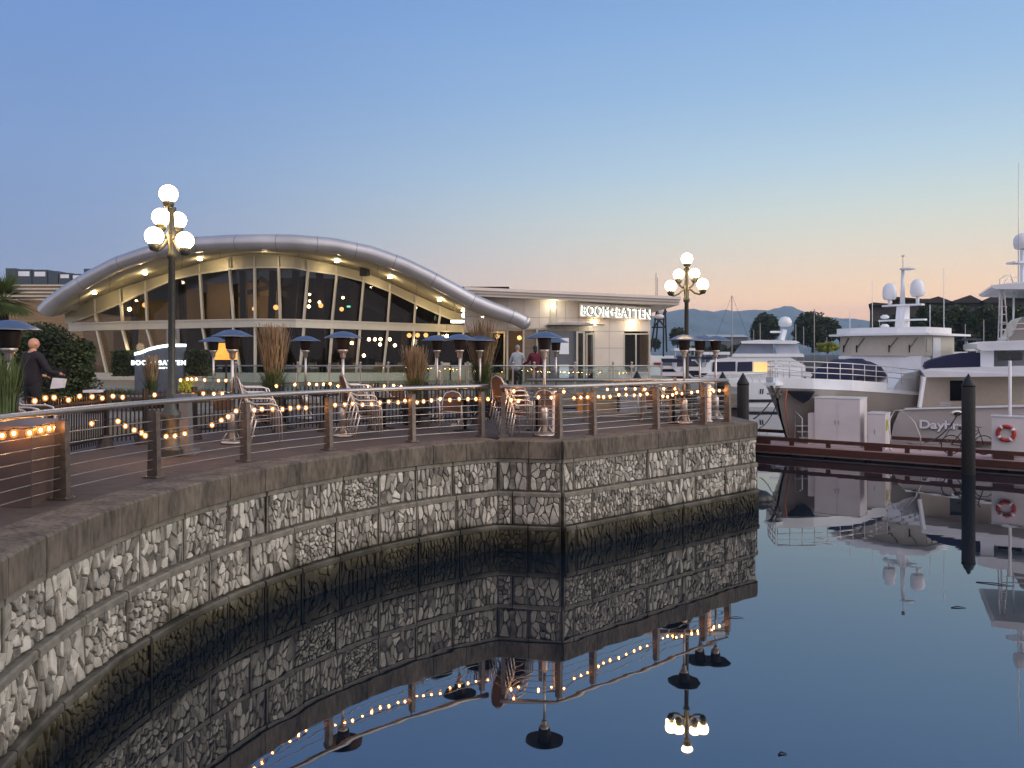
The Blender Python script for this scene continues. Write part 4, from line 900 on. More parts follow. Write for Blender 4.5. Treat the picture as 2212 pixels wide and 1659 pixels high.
def hedge(x0, x1, y0, y1, d, lab, mt='foliage'):
    a, b = P(x0, y1, d), P(x1, y0, d); rr = random.Random(int(x0)); w_ = b.x - a.x; h_ = b.z - a.z
    t = thing('box_hedge', lab, 'hedge', ((a.x + b.x) / 2, d, a.z)); mb = MB()
    MB().box((-w_ * .42, -.3, 0), (w_ * .42, .3, h_ * .9)).build('inner_core', M['innerdark'], t)  # solid dark block filling the hedge
    for i in range(2600):
        f = rr.random()
        p_ = Vector((rr.uniform(-w_ / 2, w_ / 2), rr.choice((-.34, .34)) + rr.uniform(-.06, .06), rr.uniform(0, h_))) if f < .55 else (Vector((rr.uniform(-w_ / 2, w_ / 2), rr.uniform(-.34, .34), h_ * rr.uniform(.93, 1.02))) if f < .8 else Vector((rr.choice((-w_ / 2, w_ / 2)) + rr.uniform(-.03, .03), rr.uniform(-.34, .34), rr.uniform(0, h_))))
        u = Vector((rr.gauss(0, 1), rr.gauss(0, 1), rr.gauss(0, 1))).normalized(); v = u.cross(Vector((rr.gauss(0, 1), rr.gauss(0, 1), rr.gauss(0, 1)))).normalized(); s = rr.uniform(.02, .045)
        mb.add([p_ - u * s, p_ + v * s * .5, p_ + u * s, p_ - v * s * .5], [(0, 1, 2, 3)])
    mb.build('foliage', M[mt], t)
hedge(250, 289, 758, 812, 25.5, 'clipped square hedge left of the monument sign')
hedge(411, 458, 757, 812, 25.5, 'clipped square hedge right of the monument sign')
M['yellowleaf'] = mat('yellow_leaves', s2l((196, 188, 70)), .6, var=.4, scale=6)
t = thing('flowering_shrub', 'small bright yellow-green shrub lit beside the monument sign', 'shrub', (X(403, 24.6), 24.6, TERR)); mb = MB(); rr = random.Random(5)
leaves(mb, (0, 0, .42), (.26, .26, .45), 700, .045, rr); mb.build('foliage', M['yellowleaf'], t); pointlight('sign_uplight', (X(403, 24), 24.1, TERR + .3), 4, (1, .9, .5), .05)
for x_, lab in ((238, 'low soft grasses left of the hedge'), (272, 'low soft grasses in front of the left hedge'), (436, 'low soft grasses in front of the right hedge')): grass(x_, 23.8, TERR, .5, .7, 260, lab, False, False, int(x_), 1.0, .5)
# palm
t = thing('palm_tree', 'spiky palm crown at the top left edge', 'palm tree', (X(8, 22), 22, TERR)); mb = MB(); tr = MB(); rr = random.Random(9)
hc = Z(648, 22) - TERR; tr.tube([(0, 0, 0), (.03, 0, hc * .5), (0, 0, hc)], [.13, .11, .12], 10).build('trunk', M['bark'], t)
for k in range(80):
    a = rr.uniform(0, 6.28); e = rr.uniform(-.5, 1.35); dv = Vector((math.cos(a) * math.cos(e), math.sin(a) * math.cos(e), math.sin(e))); Lf = rr.uniform(.7, 1.05); side = dv.cross(Vector((0, 0, 1))).normalized(); base = Vector((0, 0, hc)); upv = side.cross(dv)
    for j in range(15):
        f = (j - 7) / 7; tip = base + dv * (Lf * .4) + (dv * math.cos(f * 1.1) + side * math.sin(f * 1.1)) * Lf * .65 - Vector((0, 0, .12)); s0 = base + dv * Lf * .4
        mb.add([s0 - side * .014, s0 + side * .014, (s0 + tip) / 2 + side * .014, tip, (s0 + tip) / 2 - side * .014], [(0, 1, 2, 3, 4)])
    mb.bar(base, base + dv * Lf * .4, .02, .008)
mb.build('fronds', M['grassgreen'], t)
# slatted bench, small bin and equipment on the promenade left
def slatbench(px, d, lab):
    t = thing('slatted_lounger', lab, 'lounger', (X(px, d), d, TERR), R(-8))
    for k in range(7): MB().box((-.75 + k * .215, -.35, .35), (-.56 + k * .215, .35, .38)).build('slat', M['grey'], t)
    for s in (-.6, .6): MB().box((s - .03, -.3, 0), (s + .03, .3, .35)).build('leg', M['black'], t)
slatbench(258, 20.5, 'grey slatted bench between bush and round planter')
grass_pot = None
mb = MB().box((-.16, -.16, 0), (.16, .16, .5)); t = thing('waste_bin', 'small dark bin with white lid below the bush', 'bin', (X(203, 19.5), 19.5, DECK + .3)); mb.build('bin_body', M['black'], t); MB().box((-.18, -.18, .5), (.18, .18, .56)).build('lid', M['white2'], t)
tag(MB().bar((0, 0, 0), (0, 0, 1.0), .22, .2, w2=.14).prism([(-.2, -.15, 0), (.2, -.15, 0), (.2, .15, 0), (-.2, .15, 0)], (0, 0, .1)).prism([(-.16, -.13, 1.0), (.16, -.13, 1.0), (.16, .13, 1.0), (-.16, .13, 1.0)], (0, 0, .06)).build('utility_pedestal', M['grey'], loc=(X(393, 13.6), 13.75, DECK), recalc=True), 'grey tapered utility pedestal right beside the near street lamp', 'pedestal')
# boxes behind the rear rail
for x0, x1, y0, y1, d, c, lab in ((1246, 1284, 850, 893, 23.0, (196, 128, 44), 'orange storage box seen through the corner railing'), (1284, 1330, 852, 893, 23.2, (150, 132, 100), 'tan storage box beside the orange one'),
                            (1336, 1394, 838, 892, 23.0, (132, 138, 148), 'pale grey equipment box seen through the corner railing'), (1496, 1520, 848, 893, 22.6, (60, 66, 80), 'small dark equipment box near the far street lamp')):
    a, b = P(x0, y1, d), P(x1, y0, d); t = thing('storage_box', lab, 'box', ((a.x + b.x) / 2, d, DECK)); w_ = (b.x - a.x) / 2; h_ = b.z - DECK
    mm = mat('box_paint', s2l(c), .6, var=.15); MB().box((-w_, -.3, .02), (w_, .3, h_ - .06)).build('box_body', mm, t); MB().box((-w_ - .02, -.32, h_ - .06), (w_ + .02, .32, h_)).build('lid', mm, t)
for x_, d, lab in ((1405, 20.9, 'dark wooden chair frame right of the grey box'), (1445, 21.2, 'dark chair behind the front railing near the far lamp')): chair(x_, d, R(150), lab)
def sandwich(px, d):
    t = thing('folded_easel', 'folded wooden easel leaning by the far street lamp', 'easel', (X(px, d), d, DECK), .3)
    for a, b in (((-.22, 0, 0), (-.02, .1, 1.15)), ((.22, 0, 0), (.02, .1, 1.15)), ((0, .45, 0), (0, .12, 1.1))): MB().bar(a, b, .035, .02).build('leg', M['plume'], t)
    MB().bar((-.13, .03, .5), (.13, .03, .5), .03, .02).build('crossbar', M['plume'], t)
sandwich(1462, 20.1)
for px, d, lab in ((1532, 20.2, 'white pvc-like bollard at the end of the corner railing'), (1198, 16.9, 'pale lit bollard just left of the corner railing post')):
    mb = MB().lathe([(.085, 0), (.085, .04), (.055, .05), (.055, .92), (.04, .96), (.001, .97)], n=12); tag(mb.build('bollard', M['white2'], loc=(X(px, d), d, DECK)), lab.replace('pvc-like ', ''), 'bollard')
mb = MB().tube([(0, 0, 0), (0, 0, 1.0)], .05, 10).lathe([(.12, 0), (.12, .02), (.06, .03)]); tag(mb.build('bollard', M['steel'], loc=(X(1455, 20), 19.6, DECK)), 'slim pale bollard left of the far street lamp', 'bollard') if False else None
# pilings
def piling(px, ytop, d, r, lab):
    zt_ = Z(ytop, d); t = thing('piling', lab, 'piling', (X(px, d), d, 0))
    MB().lathe([(r, -2), (r, zt_ - r * 2.1), (r * .98, zt_ - r * 2.0)], n=18).build('pile', M['piling'], t)
    MB().lathe([(r * 1.06, zt_ - r * 2.1), (r * 1.02, zt_ - r * 1.8), (.01, zt_)], n=18).build('cone_cap', M['black'], t)
piling(1376, 801, 26, .27, 'dark cone-capped piling peeking over the rear railing, the left one')
piling(1650 - 62, 803, 27, .22, 'dark cone-capped piling right behind the quay point heaters') if False else piling(1561 + 0 * 1, 803, 25.5, .25, 'dark cone-capped piling showing between the quay point heaters')
piling(1605, 805, 27.5, .20, 'dark cone-capped piling just right of the stone corner')
piling(2092, 807, 25.9, .205, 'large dark cone-capped piling in front of the dock and yacht stern')
def twig(px, py, L_, a, lab, r=.008):
    d_ = 4 * F / (py - HY); tag(MB().tube([(-L_ / 2, 0, 0), (0, .02, .01), (L_ / 2, -.01, 0)], [r, r * 1.3, r * .5], 5).build('floating_twig', M['rope'], loc=(X(px, d_), d_, .006)), lab, 'twig').rotation_euler.z = a
twig(2148, 1262, .55, R(-25), 'long dark twig floating below the large piling'); twig(2070, 1313, .22, 0, 'short twig floating left of the long one'); twig(1690, 1630, .09, .3, 'tiny leaf scrap floating at the bottom right')
twig(1590, 1335, .22, 0, 'thin twig floating just right of the railing reflection', .005)
# ============================================================ PEOPLE
def skinmesh(name, verts, edges, radii, m, parent=None, sub=2, root=0):
    me = bpy.data.meshes.new(name); me.from_pydata(verts, edges, []); o = bpy.data.objects.new(name, me); scene.collection.objects.link(o)
    sk_ = o.modifiers.new('s', 'SKIN'); sk_.use_smooth_shade = True
    for i, r in enumerate(radii): me.skin_vertices[0].data[i].radius = (r if isinstance(r, tuple) else (r, r))
    me.skin_vertices[0].data[root].use_root = True
    ss = o.modifiers.new('u', 'SUBSURF'); ss.levels = ss.render_levels = sub
    bpy.context.view_layer.update(); nm = bpy.data.meshes.new_from_object(o.evaluated_get(bpy.context.evaluated_depsgraph_get()))
    bpy.data.objects.remove(o); q = bpy.data.objects.new(name, nm); scene.collection.objects.link(q); nm.materials.clear(); nm.materials.append(m); q.parent = parent
    nm.polygons.foreach_set('use_smooth', [True] * len(nm.polygons)); return q
def person(lab, loc, rz, J, topm, legm, hair, hairlong=False, H=1.75):
    """J: elbow/hand offsets for left (+x) and right (-x); person faces +y"""
    t = thing('person', lab, 'person', loc, rz); s = H / 1.75
    V = [(0, 0, .95), (0, 0, 1.12), (0, .0, 1.3), (0, -.01, 1.45), (0, .01, 1.53), (0, .03, 1.60)]; E = [(0, 1), (1, 2), (2, 3), (3, 4), (4, 5)]; Rr = [(.11, .07), (.10, .07), (.14, .09), (.09, .08), .052, .06]
    hands = []
    for sgn, (el, ha) in zip((1, -1), J):
        k = len(V); V += [(sgn * .17, 0, 1.42), tuple(el), tuple(ha)]; E += [(3, k), (k, k + 1), (k + 1, k + 2)]; Rr += [.062, .043, .03]
        dv = (Vector(ha) - Vector(el)).normalized(); palm = Vector(ha) + dv * .07; V.append(tuple(palm)); E.append((k + 2, k + 3)); Rr.append((.035, .02)); hands.append((Vector(ha), dv, palm, sgn))
    for sgn in (1, -1):
        k = len(V); V += [(sgn * .09, 0, .86), (sgn * .1, .02, .5), (sgn * .105, -.02, .09), (sgn * .115, .12, .03)]; E += [(0, k), (k, k + 1), (k + 1, k + 2), (k + 2, k + 3)]; Rr += [.07, .05, .036, (.045, .03)]
    V = [tuple(c * s for c in v) for v in V]
    body = skinmesh('body', V, E, Rr, M['skin'], t, 2)
    hd = MB().ball((0, .025, 1.66), .082, 16, .95, 1.15, 1.42).ball((0, .118, 1.645), .016, 6, .8, 1, 1.5).ball((.078, .02, 1.65), .022, 6, .4, 1, 1.4).ball((-.078, .02, 1.65), .022, 6, .4, 1, 1.4)
    hd.v = [v * s for v in hd.v]; hd.build('head', M['skin'], t)
    ey = MB().ball((.03, .108, 1.672), .008, 6).ball((-.03, .108, 1.672), .008, 6); ey.v = [v * s for v in ey.v]; ey.build('eyes', M['black'], t)
    mo = MB().box((-.022, .105, 1.603), (.022, .112, 1.609)); mo.v = [v * s for v in mo.v]; mo.build('mouth', M['rattan'], t)
    for (ha, dv, palm, sgn) in hands:
        sd_ = dv.cross(Vector((0, 0, 1))); sd_ = sd_.normalized() if sd_.length > .1 else Vector((0, 1, 0)); fm = MB(); nn = sd_.cross(dv)
        for q_, Lf in zip((-1.5, -.5, .5, 1.5), (.062, .078, .072, .055)):
            b = palm + sd_ * q_ * .017; fm.tube([(b) * s, (b + dv * Lf * .5 - nn * .006) * s, (b + dv * Lf - nn * .028) * s], [.0085, .0075, .006], 6)
        b = ha + sd_ * -.03 + dv * .02; fm.tube([b * s, (b - sd_ * .025 + dv * .03) * s, (b - sd_ * .03 + dv * .055) * s], [.0095, .008, .007], 6); fm.build('fingers', M['skin'], t)
    # jacket over torso and arms
    V = [(0, 0, .74), (0, 0, 1.05), (0, 0, 1.3), (0, -.01, 1.43), (0, .01, 1.54)]; E = [(0, 1), (1, 2), (2, 3), (3, 4)]; Rr = [(.20, .16), (.185, .15), (.205, .15), (.14, .11), (.075, .075)]
    for sgn, (el, ha) in zip((1, -1), J):
        k = len(V); w_ = Vector(el).lerp(Vector(ha), .93); V += [(sgn * .18, 0, 1.41), tuple(el), tuple(w_)]; E += [(3, k), (k, k + 1), (k + 1, k + 2)]; Rr += [.082, .06, .045]
    skinmesh('jacket', [tuple(c * s for c in v) for v in V], E, Rr, topm, t, 2)
    V = [(0, 0, 1.1), (0, 0, .9)]; E = [(0, 1)]; Rr = [(.13, .10), (.16, .13)]
    for sgn in (1, -1):
        k = len(V); V += [(sgn * .095, 0, .8), (sgn * .1, .015, .5), (sgn * .105, -.015, .1)]; E += [(1, k), (k, k + 1), (k + 1, k + 2)]; Rr += [.105, .078, .06]
    skinmesh('trousers', [tuple(c * s for c in v) for v in V], E, Rr, legm, t, 2)
    for sgn in (1, -1): MB().ball((sgn * .112 * s, .05 * s, .035), .05, 10, .9, 2.4, .8).build('shoe', M['black'], t)
    if hair:
        hm = MB().ball((0, .0, 1.70), .09, 14, 1.02, 1.15, 1.15)
        if hairlong: hm.ball((0, -.05, 1.6), .075, 10, 1.1, .7, 1.8)
        hm.v = [v * s for v in hm.v]; hm.build('hair', hair, t)
    return t
jk = lambda c: mat('cloth', s2l(c), .85, var=.12, scale=14, bump=.3)
person('bald man in a dark jacket seen from behind beside the evergreen bush', (X(70, 16.4), 16.4, TERR - .06), R(-25), (((.30, .1, 1.10), (.20, .36, 1.06)), ((-.29, .05, 1.10), (-.2, .32, 1.02))), jk((36, 30, 38)), jk((30, 28, 32)), None, H=1.84); bpy.data.objects['person'].scale = (1.14, 1.14, 1)
tag(MB().prism([(-.14, 0, 0), (.12, -.03, .02), (.15, 0, .2), (-.1, .02, .22)], (0, .1, 0)).build('carton', M['white2'], loc=tuple(P(123, 840, 15.9)), recalc=True), 'crumpled pale carton held low by the bald man', 'carton')
o = person('person in a pale grey jacket with arm held out toward the other', (X(1118, 30.6), 30.6, TERR), R(-20), (((.30, .06, 1.16), (.52, .16, 1.0)), ((-.3, .03, 1.16), (-.34, .12, .95))), jk((176, 184, 188)), jk((24, 24, 30)), mat('grey_hair', s2l((150, 146, 142)), .7), H=1.76)
o = person('dark-haired person in a dark red top and pale trousers by the balustrade', (X(1156, 30.4), 30.4, TERR), R(15), (((.26, .06, 1.14), (.28, .2, .95)), ((-.27, .1, 1.14), (-.42, .28, 1.05))), jk((92, 22, 40)), jk((150, 134, 118)), M['hair'], True, H=1.74)
# ============================================================ MARINA
def wb(mb, name, m, root, recalc=True, label=None):
    inv = Matrix.LocRotScale(root.location, root.rotation_euler, None).inverted(); mb.v = [inv @ v for v in mb.v]
    return mb.build(name, m, root, label, recalc)
# floating dock with red bull rails
DA, DB = Vector((9.3, 31.5)), Vector((18.6, 25.0)); dd = (DB - DA).normalized(); dn = Vector((-dd.y, dd.x)); Ld = (DB - DA).length
if dn.y < 0: dn = -dn
def dk(u, v, z): q = DA + dd * u + dn * v; return Vector((q.x, q.y, z))
dock = thing('floating_dock', 'long floating dock with red timber rails and pale deck', 'dock', tuple(dk(0, 0, 0)))
M['dockdeck'] = mat('dock_deck', s2l((196, 168, 166)), .6, var=.1, scale=3)
wb(MB().prism([dk(-1, 0, .06), dk(Ld, 0, .06), dk(Ld, 3.2, .06), dk(-1, 3.2, .06)], (0, 0, .34)), 'deck', M['dockdeck'], dock)
for i in range(9): wb(MB().prism([dk(-1 + i * 1.42, .06, -.3), dk(.2 + i * 1.42, .06, -.3), dk(.2 + i * 1.42, 3.1, -.3), dk(-1 + i * 1.42, 3.1, -.3)], (0, 0, .35)), 'float', M['mortar'], dock)
wb(MB().prism([dk(-1.05, -.1, .13), dk(Ld, -.1, .13), dk(Ld, -.01, .13), dk(-1.05, -.01, .13)], (0, 0, .24)), 'fascia_board', M['redwood'], dock)
wb(MB().prism([dk(-1, .03, .56), dk(Ld, .03, .56), dk(Ld, .16, .56), dk(-1, .16, .56)], (0, 0, .13)), 'bull_rail', M['redwood'], dock)
for i in range(9): wb(MB().prism([dk(-.95 + i * 1.35, .04, .40), dk(-.8 + i * 1.35 + (.45 if i % 3 == 1 else 0), .04, .40), dk(-.8 + i * 1.35 + (.45 if i % 3 == 1 else 0), .15, .40), dk(-.95 + i * 1.35, .15, .40)], (0, 0, .16)), 'rail_block', M['redwood'], dock)
wb(MB().prism([dk(-1, 3.04, .56), dk(Ld, 3.04, .56), dk(Ld, 3.17, .56), dk(-1, 3.17, .56)], (0, 0, .13)), 'bull_rail', M['redwood'], dock)
# second dock behind the corner
d2 = thing('floating_dock', 'grey finger dock running back beside the trawler bow', 'dock', (9.6, 34, 0)); MB().box((-1.0, -1.5, .1), (1.0, 14, .42)).build('deck', M['concrete'], d2); MB().box((-.9, -1.4, -.3), (.9, 13.9, .1)).build('float', M['mortar'], d2)
MB().box((-1.06, -1.5, .2), (-1.003, 14, .4)).build('fascia_board', M['redwood'], d2)
# dock cabinets, square to the dock
def cab(u, v, w_, dep, ztop, lab, doors=2):
    t = thing('dock_cabinet', lab, 'cabinet', tuple(dk(u, v, .405)), math.atan2(dd.y, dd.x)); h_ = ztop - .405
    MB().box((0, 0, 0), (w_, dep, h_)).build('cabinet_body', M['white2'], t)
    MB().box((-.02, -.03, h_), (w_ + .02, dep + .02, h_ + .035)).build('lid', M['white'], t)
    for k in range(doors):
        a = w_ * k / doors + .03; MB().box((a, -.018, .06), (a + w_ / doors - .05, -.002, h_ - .06)).build('door', M['white2'], t)
        hx = w_ * .5 + (.06 if k else -.06); MB().box((hx - .01, -.036, h_ * .5 - .08), (hx + .01, -.02, h_ * .5 + .08)).build('handle', M['steel'], t)
    return t
t_ = cab(2.5, .8, 1.66, 1.3, 2.24, 'large white double-door dock cabinet standing in the middle of the dock')
MB().box((-.27, .1, 0), (-.003, 1.0, 1.22)).build('side_locker', M['white2'], t_)
t_ = cab(4.45, .62, .62, 1.0, 1.72, 'narrow lower white dock cabinet to the right of the large one', 1)
MB().box((.623, .1, .7), (.635, .4, 1.1)).build('notice', M['yellowleaf'], t_)
lr = cab(8.45, .25, .95, .5, 1.83, 'white safety cabinet holding a red life ring at the right edge of the dock', 0)
ring = thing('life_ring', 'red and white life ring hung on the white safety cabinet', 'life ring', tuple(dk(8.45 + .42, .17, 1.28)), math.atan2(dd.y, dd.x))
rp = [(.235 * math.cos(a * math.pi / 12), 0, .235 * math.sin(a * math.pi / 12)) for a in range(25)]
MB().tube(rp, .062, 12, cap=False).build('ring', mat('ring_red', s2l((190, 58, 40)), .5, var=.15), ring)
for k in range(4):
    a0 = k * math.pi / 2 + .6; MB().tube([(.235 * math.cos(a0 + t_), 0, .235 * math.sin(a0 + t_)) for t_ in (-.16, 0, .16)], .068, 12).build('white_band', M['white'], ring)
tag(MB().tube([(0, 0, 0), (0, 0, Z(780, 25.9) - .4)], .05, 10).build('pole', M['white2'], loc=tuple(dk(8.95, .95, .4))), 'slim white pole rising behind the life ring cabinet', 'pole')
# boarding steps on the dock
bs = thing('boarding_steps', 'white boarding steps with handrails by the trawler bow', 'steps', tuple(dk(2.2, 1.2, .4)), R(10))
for s in (-.3, .3): MB().tube([(s, 0, 0), (s, 0, 1.0), (s, .5, 1.25), (s, .55, 0)], .022, 8).build('handrail', M['white'], bs)
for k in range(3): MB().box((-.3, .05 + k * .17, .2 + k * .22), (.3, .25 + k * .17, .24 + k * .22)).build('step', M['white'], bs)
hp = thing('handrail_hoop', 'bent steel hoop rail on the dock by the yacht stern', 'hoop rail', (X(1965, 28.6), 28.9, .4))
for s in (-.55, .55): MB().tube([(s * .3, .5, 1.45), (s * .9, .3, 1.0), (s, 0, .5), (s, 0, 0)], .022, 8).build('rail', M['steel'], hp); MB().lathe([(.05, .0), (.05, .1)], (s, 0, .02), 8).build('foot', M['white'], hp)
MB().tube([(-.165, .5, 1.45), (.165, .5, 1.45)], .022, 8).build('crossbar', M['steel'], hp)
# bicycle
bk = thing('bicycle', 'dark bicycle parked on the dock behind the large piling', 'bicycle', (X(2090, 27.8), 27.8, .4), R(-8))
for x in (-.54, .54):
    wl = MB().tube([(x + .33 * math.cos(a * math.pi / 12), 0, .35 + .33 * math.sin(a * math.pi / 12)) for a in range(25)], .018, 6, cap=False).build('wheel', M['black'], bk)
    sp = MB()
    for a in range(8): sp.tube([(x, 0, .35), (x + .32 * math.cos(a * .785), 0, .35 + .32 * math.sin(a * .785))], .003, 4)
    sp.build('spokes', M['steel'], wl)
fr_ = MB()
for a, b in (((-.54, 0, .35), (-.08, 0, .32)), ((-.54, 0, .35), (-.2, 0, .78)), ((-.08, 0, .32), (-.2, 0, .85)), ((-.08, 0, .32), (.36, 0, .8)), ((-.2, 0, .78), (.36, 0, .85)), ((.34, 0, .95), (.54, 0, .35))): fr_.tube([a, b], .016, 6)
fr_.build('frame', M['black'], bk); MB().ball((-.22, 0, .9), .07, 8, 1.8, .8, .4).build('saddle', M['black'], bk); MB().tube([(.34, -.25, 1.0), (.34, 0, .97), (.34, .25, 1.0)], .014, 6).build('handlebar', M['black'], bk)
MB().lathe([(.09, -.01), (.09, .01)], (0, 0, 0), 12, Matrix.Translation((-.08, .03, .32)) @ Matrix.Rotation(R(90), 4, 'X')).build('crankset', M['steel'], bk)

def hull(st, m, root, name='hull', deckm=None):
    """st: sections, each a list of (x, y, z) from rail to keel on the port side"""
    k = len(st[0]); vs = []; fs = []
    for s in st:
        vs += [Vector(p) for p in s] + [Vector((p[0], -p[1], p[2])) for p in s[::-1]]
    q = 2 * k
    for i in range(len(st) - 1): fs += [(i * q + j, i * q + j + 1, (i + 1) * q + j + 1, (i + 1) * q + j) for j in range(q - 1)]
    fs.append(tuple(range((len(st) - 1) * q, len(st) * q)))
    MB().add(vs, fs, True).build(name, m, root, recalc=True)
    dv = []
    for s in st: p = s[0]; dv += [(p[0], p[1], p[2] - .03), (p[0], -p[1], p[2] - .03)]
    MB().add(dv, [(2 * i, 2 * i + 1, 2 * i + 3, 2 * i + 2) for i in range(len(st) - 1)]).build('deck', deckm or M['white'], root)
def band(st, root, name, m, dz0, dz1, i0=0, i1=None, off=.02, th=.05):
    S = st[i0:i1]
    for sg in (1, -1):
        A = [Vector((s[0][0] + .02, sg * (s[0][1] + off), s[0][2] + dz1)) for s in S]; B = [Vector((s[0][0], sg * (s[0][1] + off), s[0][2] + dz0)) for s in S]
        MB().strip(A, B, (0, -sg * th, 0), False).build(name, m, root, recalc=True)
# ---- trawler yacht
tr_ = thing('trawler_yacht', 'big grey-hulled trawler yacht with canvas-covered wheelhouse windows and twin domes', 'yacht', (16.8, 36.6, 0), math.atan2(-.634, -.773))
st = [[(8.15, .05, 2.62), (7.7, .05, 1.3), (7.1, .04, .1), (6.8, .03, -.5)], [(7.1, 1.05, 2.58), (6.7, .62, 1.2), (6.2, .35, .1), (6.0, .2, -.5)], [(5.6, 1.85, 2.5), (5.3, 1.4, 1.1), (4.9, .98, .1), (4.7, .7, -.5)],
      [(3.5, 2.25, 2.36), (3.4, 2.0, 1.0), (3.3, 1.7, .1), (3.2, 1.4, -.5)], [(0, 2.4, 2.12), (0, 2.3, .9), (0, 2.1, .1), (0, 1.9, -.5)], [(-4, 2.4, 1.95), (-4, 2.32, .8), (-4, 2.15, .1), (-4, 1.9, -.5)], [(-8.2, 2.2, 1.92), (-8.1, 2.15, .8), (-8.0, 2.0, .1), (-7.9, 1.8, -.5)]]
hull(st, M['hullgrey'], tr_)
band(st, tr_, 'bulwark', M['white'], -.02, .40, 0, 4); band(st, tr_, 'bulwark', M['white'], -.02, .12, 3, None)
band(st, tr_, 'boot_stripe', M['boot'], -2.5, -2.2) if False else None
wht = M['white']
MB().prism([(2.2, 0, 2.5), (1.2, 0, 3.1), (-.45, 0, 3.2), (-.5, 0, 3.85), (-7, 0, 3.85), (-7, 0, 1.5), (2.2, 0, 1.9)], (0, 1.95, 0)).prism([(2.2, 0, 2.5), (1.2, 0, 3.1), (-.45, 0, 3.2), (-.5, 0, 3.85), (-7, 0, 3.85), (-7, 0, 1.5), (2.2, 0, 1.9)], (0, -1.95, 0)).build('cabin', wht, tr_, recalc=True)
ph = MB().prism([(-.75, 2.0, 3.86), (-.35, 1.2, 3.86), (-.28, 0, 3.86), (-.35, -1.2, 3.86), (-.75, -2.0, 3.86), (-3.9, -2.0, 3.86), (-3.9, 2.0, 3.86)], (0, 0, .92)).build('wheelhouse', M['cream'], tr_, recalc=True)
for y0, y1, s_ in ((1.75, 1.45, 1), (1.0, .6, 1), (-.55, -.95, -1), (-1.4, -1.75, -1)):
    fx = lambda y: interp([(0, -.28), (1.2, -.35), (2, -.75)], abs(y)) + .045
    MB().bar((fx(y0), y0, 4.70), (fx(y1), y1, 4.2), .04, .02).bar((fx(y1), y1, 4.36), (fx(y1), y1, 4.02), .08, .02).build('wiper', M['black'], tr_)
MB().prism([(.35, 1.2, 4.79), (.45, 0, 4.79), (.35, -1.2, 4.79), (-.3, -2.35, 4.79), (-5.2, -2.25, 4.79), (-5.2, 2.25, 4.79), (-.3, 2.35, 4.79)], (0, 0, .10)).prism([(.0, 1.1, 4.89), (.05, 0, 4.89), (.0, -1.1, 4.89), (-.6, -2.1, 4.89), (-3.6, -2.0, 4.89), (-3.6, 2.0, 4.89), (-.6, 2.1, 4.89)], (0, 0, .28)).build('roof', wht, tr_, recalc=True)
MB().box((-6.8, -2.1, 4.62), (-4.4, 2.15, 4.70)).build('awning', M['navy'], tr_)
for y in (2.02,):
    MB().box((-2.3, y - .01, 3.3), (-1.5, y + .02, 4.7)).build('side_door', wht, tr_); MB().box((-1.35, y - .01, 4.05), (-.85, y + .015, 4.6)).build('side_window', M['cream'], tr_)
for x in (-6.6, -5.4): MB().tube([(x, 2.0, 3.8), (x, 2.0, 4.7)], .03, 8).build('awning_pole', M['alu'], tr_)
for i, x in enumerate((-5.3, -6.1, -6.7)): MB().box((x - .2, 2.28, .85), (x + .16, 2.34, 1.25)).build('hull_window', M['glassdark'], tr_)
for i, x in enumerate(()): MB().box((x - .45, 1.93, 2.5), (x + .45, 1.965, 3.2)).build('cabin_window', M['glassdark'], tr_)
# covered tenders on the foredeck
cv = []; top = [(-.1, .0), (.05, .5), (.3, .85), (.8, .98), (1.15, .8), (1.45, .7), (1.75, .98), (2.05, 1.0), (2.35, .7), (2.6, .88), (2.85, .85), (3.05, .45), (3.3, .15), (3.5, 0)]
tn = MB(); k = len(top)
vs = []; rows = [(-1.0, .25), (-.75, .75), (-.3, 1.0), (.3, 1.0), (.75, .75), (1.0, .25)]
for y, s in rows: vs += [(4.4 - x, y + .35, 2.72 + z * s) for x, z in top]
tn.add(vs, [(i * k + j, i * k + j + 1, (i + 1) * k + j + 1, (i + 1) * k + j) for i in range(5) for j in range(k - 1)], True)
tc_ = tag(tn.build('covered_tender', M['navy'], loc=(0, 0, 0)), 'navy canvas-covered tenders lashed on the trawler foredeck', 'covered tender'); tc_.location = tr_.location; tc_.rotation_euler = tr_.rotation_euler
so_ = tc_.modifiers.new('t', 'SOLIDIFY'); so_.thickness = .03
def railst(u):
    S = [s[0] for s in st[:5]]; f = u * (len(S) - 1); i = min(int(f), len(S) - 2); return Vector(S[i]).lerp(Vector(S[i + 1]), f - i)
for sg in (1, -1):
    for dz in (.62, .84, 1.06):
        MB().tube([Vector((p.x - .1, sg * (p.y + .0), p.z + dz)) for p in [railst(i / 12) for i in range(0, 13)]], .02, 6).build('guard_rail', M['alu'], tr_)
    for i in range(0, 13): p = railst(i / 12); MB().tube([(p.x - .1, sg * p.y, p.z + .38), (p.x - .1, sg * p.y, p.z + 1.06)], .017, 6).build('stanchion', M['alu'], tr_)
MB().prism([(7.95, .30, 2.5), (7.5, .8, 2.5), (7.1, 1.08, 2.48), (7.2, .88, 2.15), (7.32, .7, 2.0), (7.45, .58, 2.1)], (.08, .1, -.02)).build('anchor_pocket', M['boot'], tr_, recalc=True)
MB().box((7.6, -.25, 2.7), (8.5, .25, 2.8)).build('bow_platform', wht, tr_); MB().bar((8.4, 0, 2.75), (8.0, 0, 2.2), .12, .1).bar((8.2, -.3, 2.35), (8.2, .3, 2.35), .08, .06).build('anchor', M['steel'], tr_)
MB().box((6.2, -.3, 2.3), (6.7, .3, 2.85)).build('windlass', M['cream'], tr_)
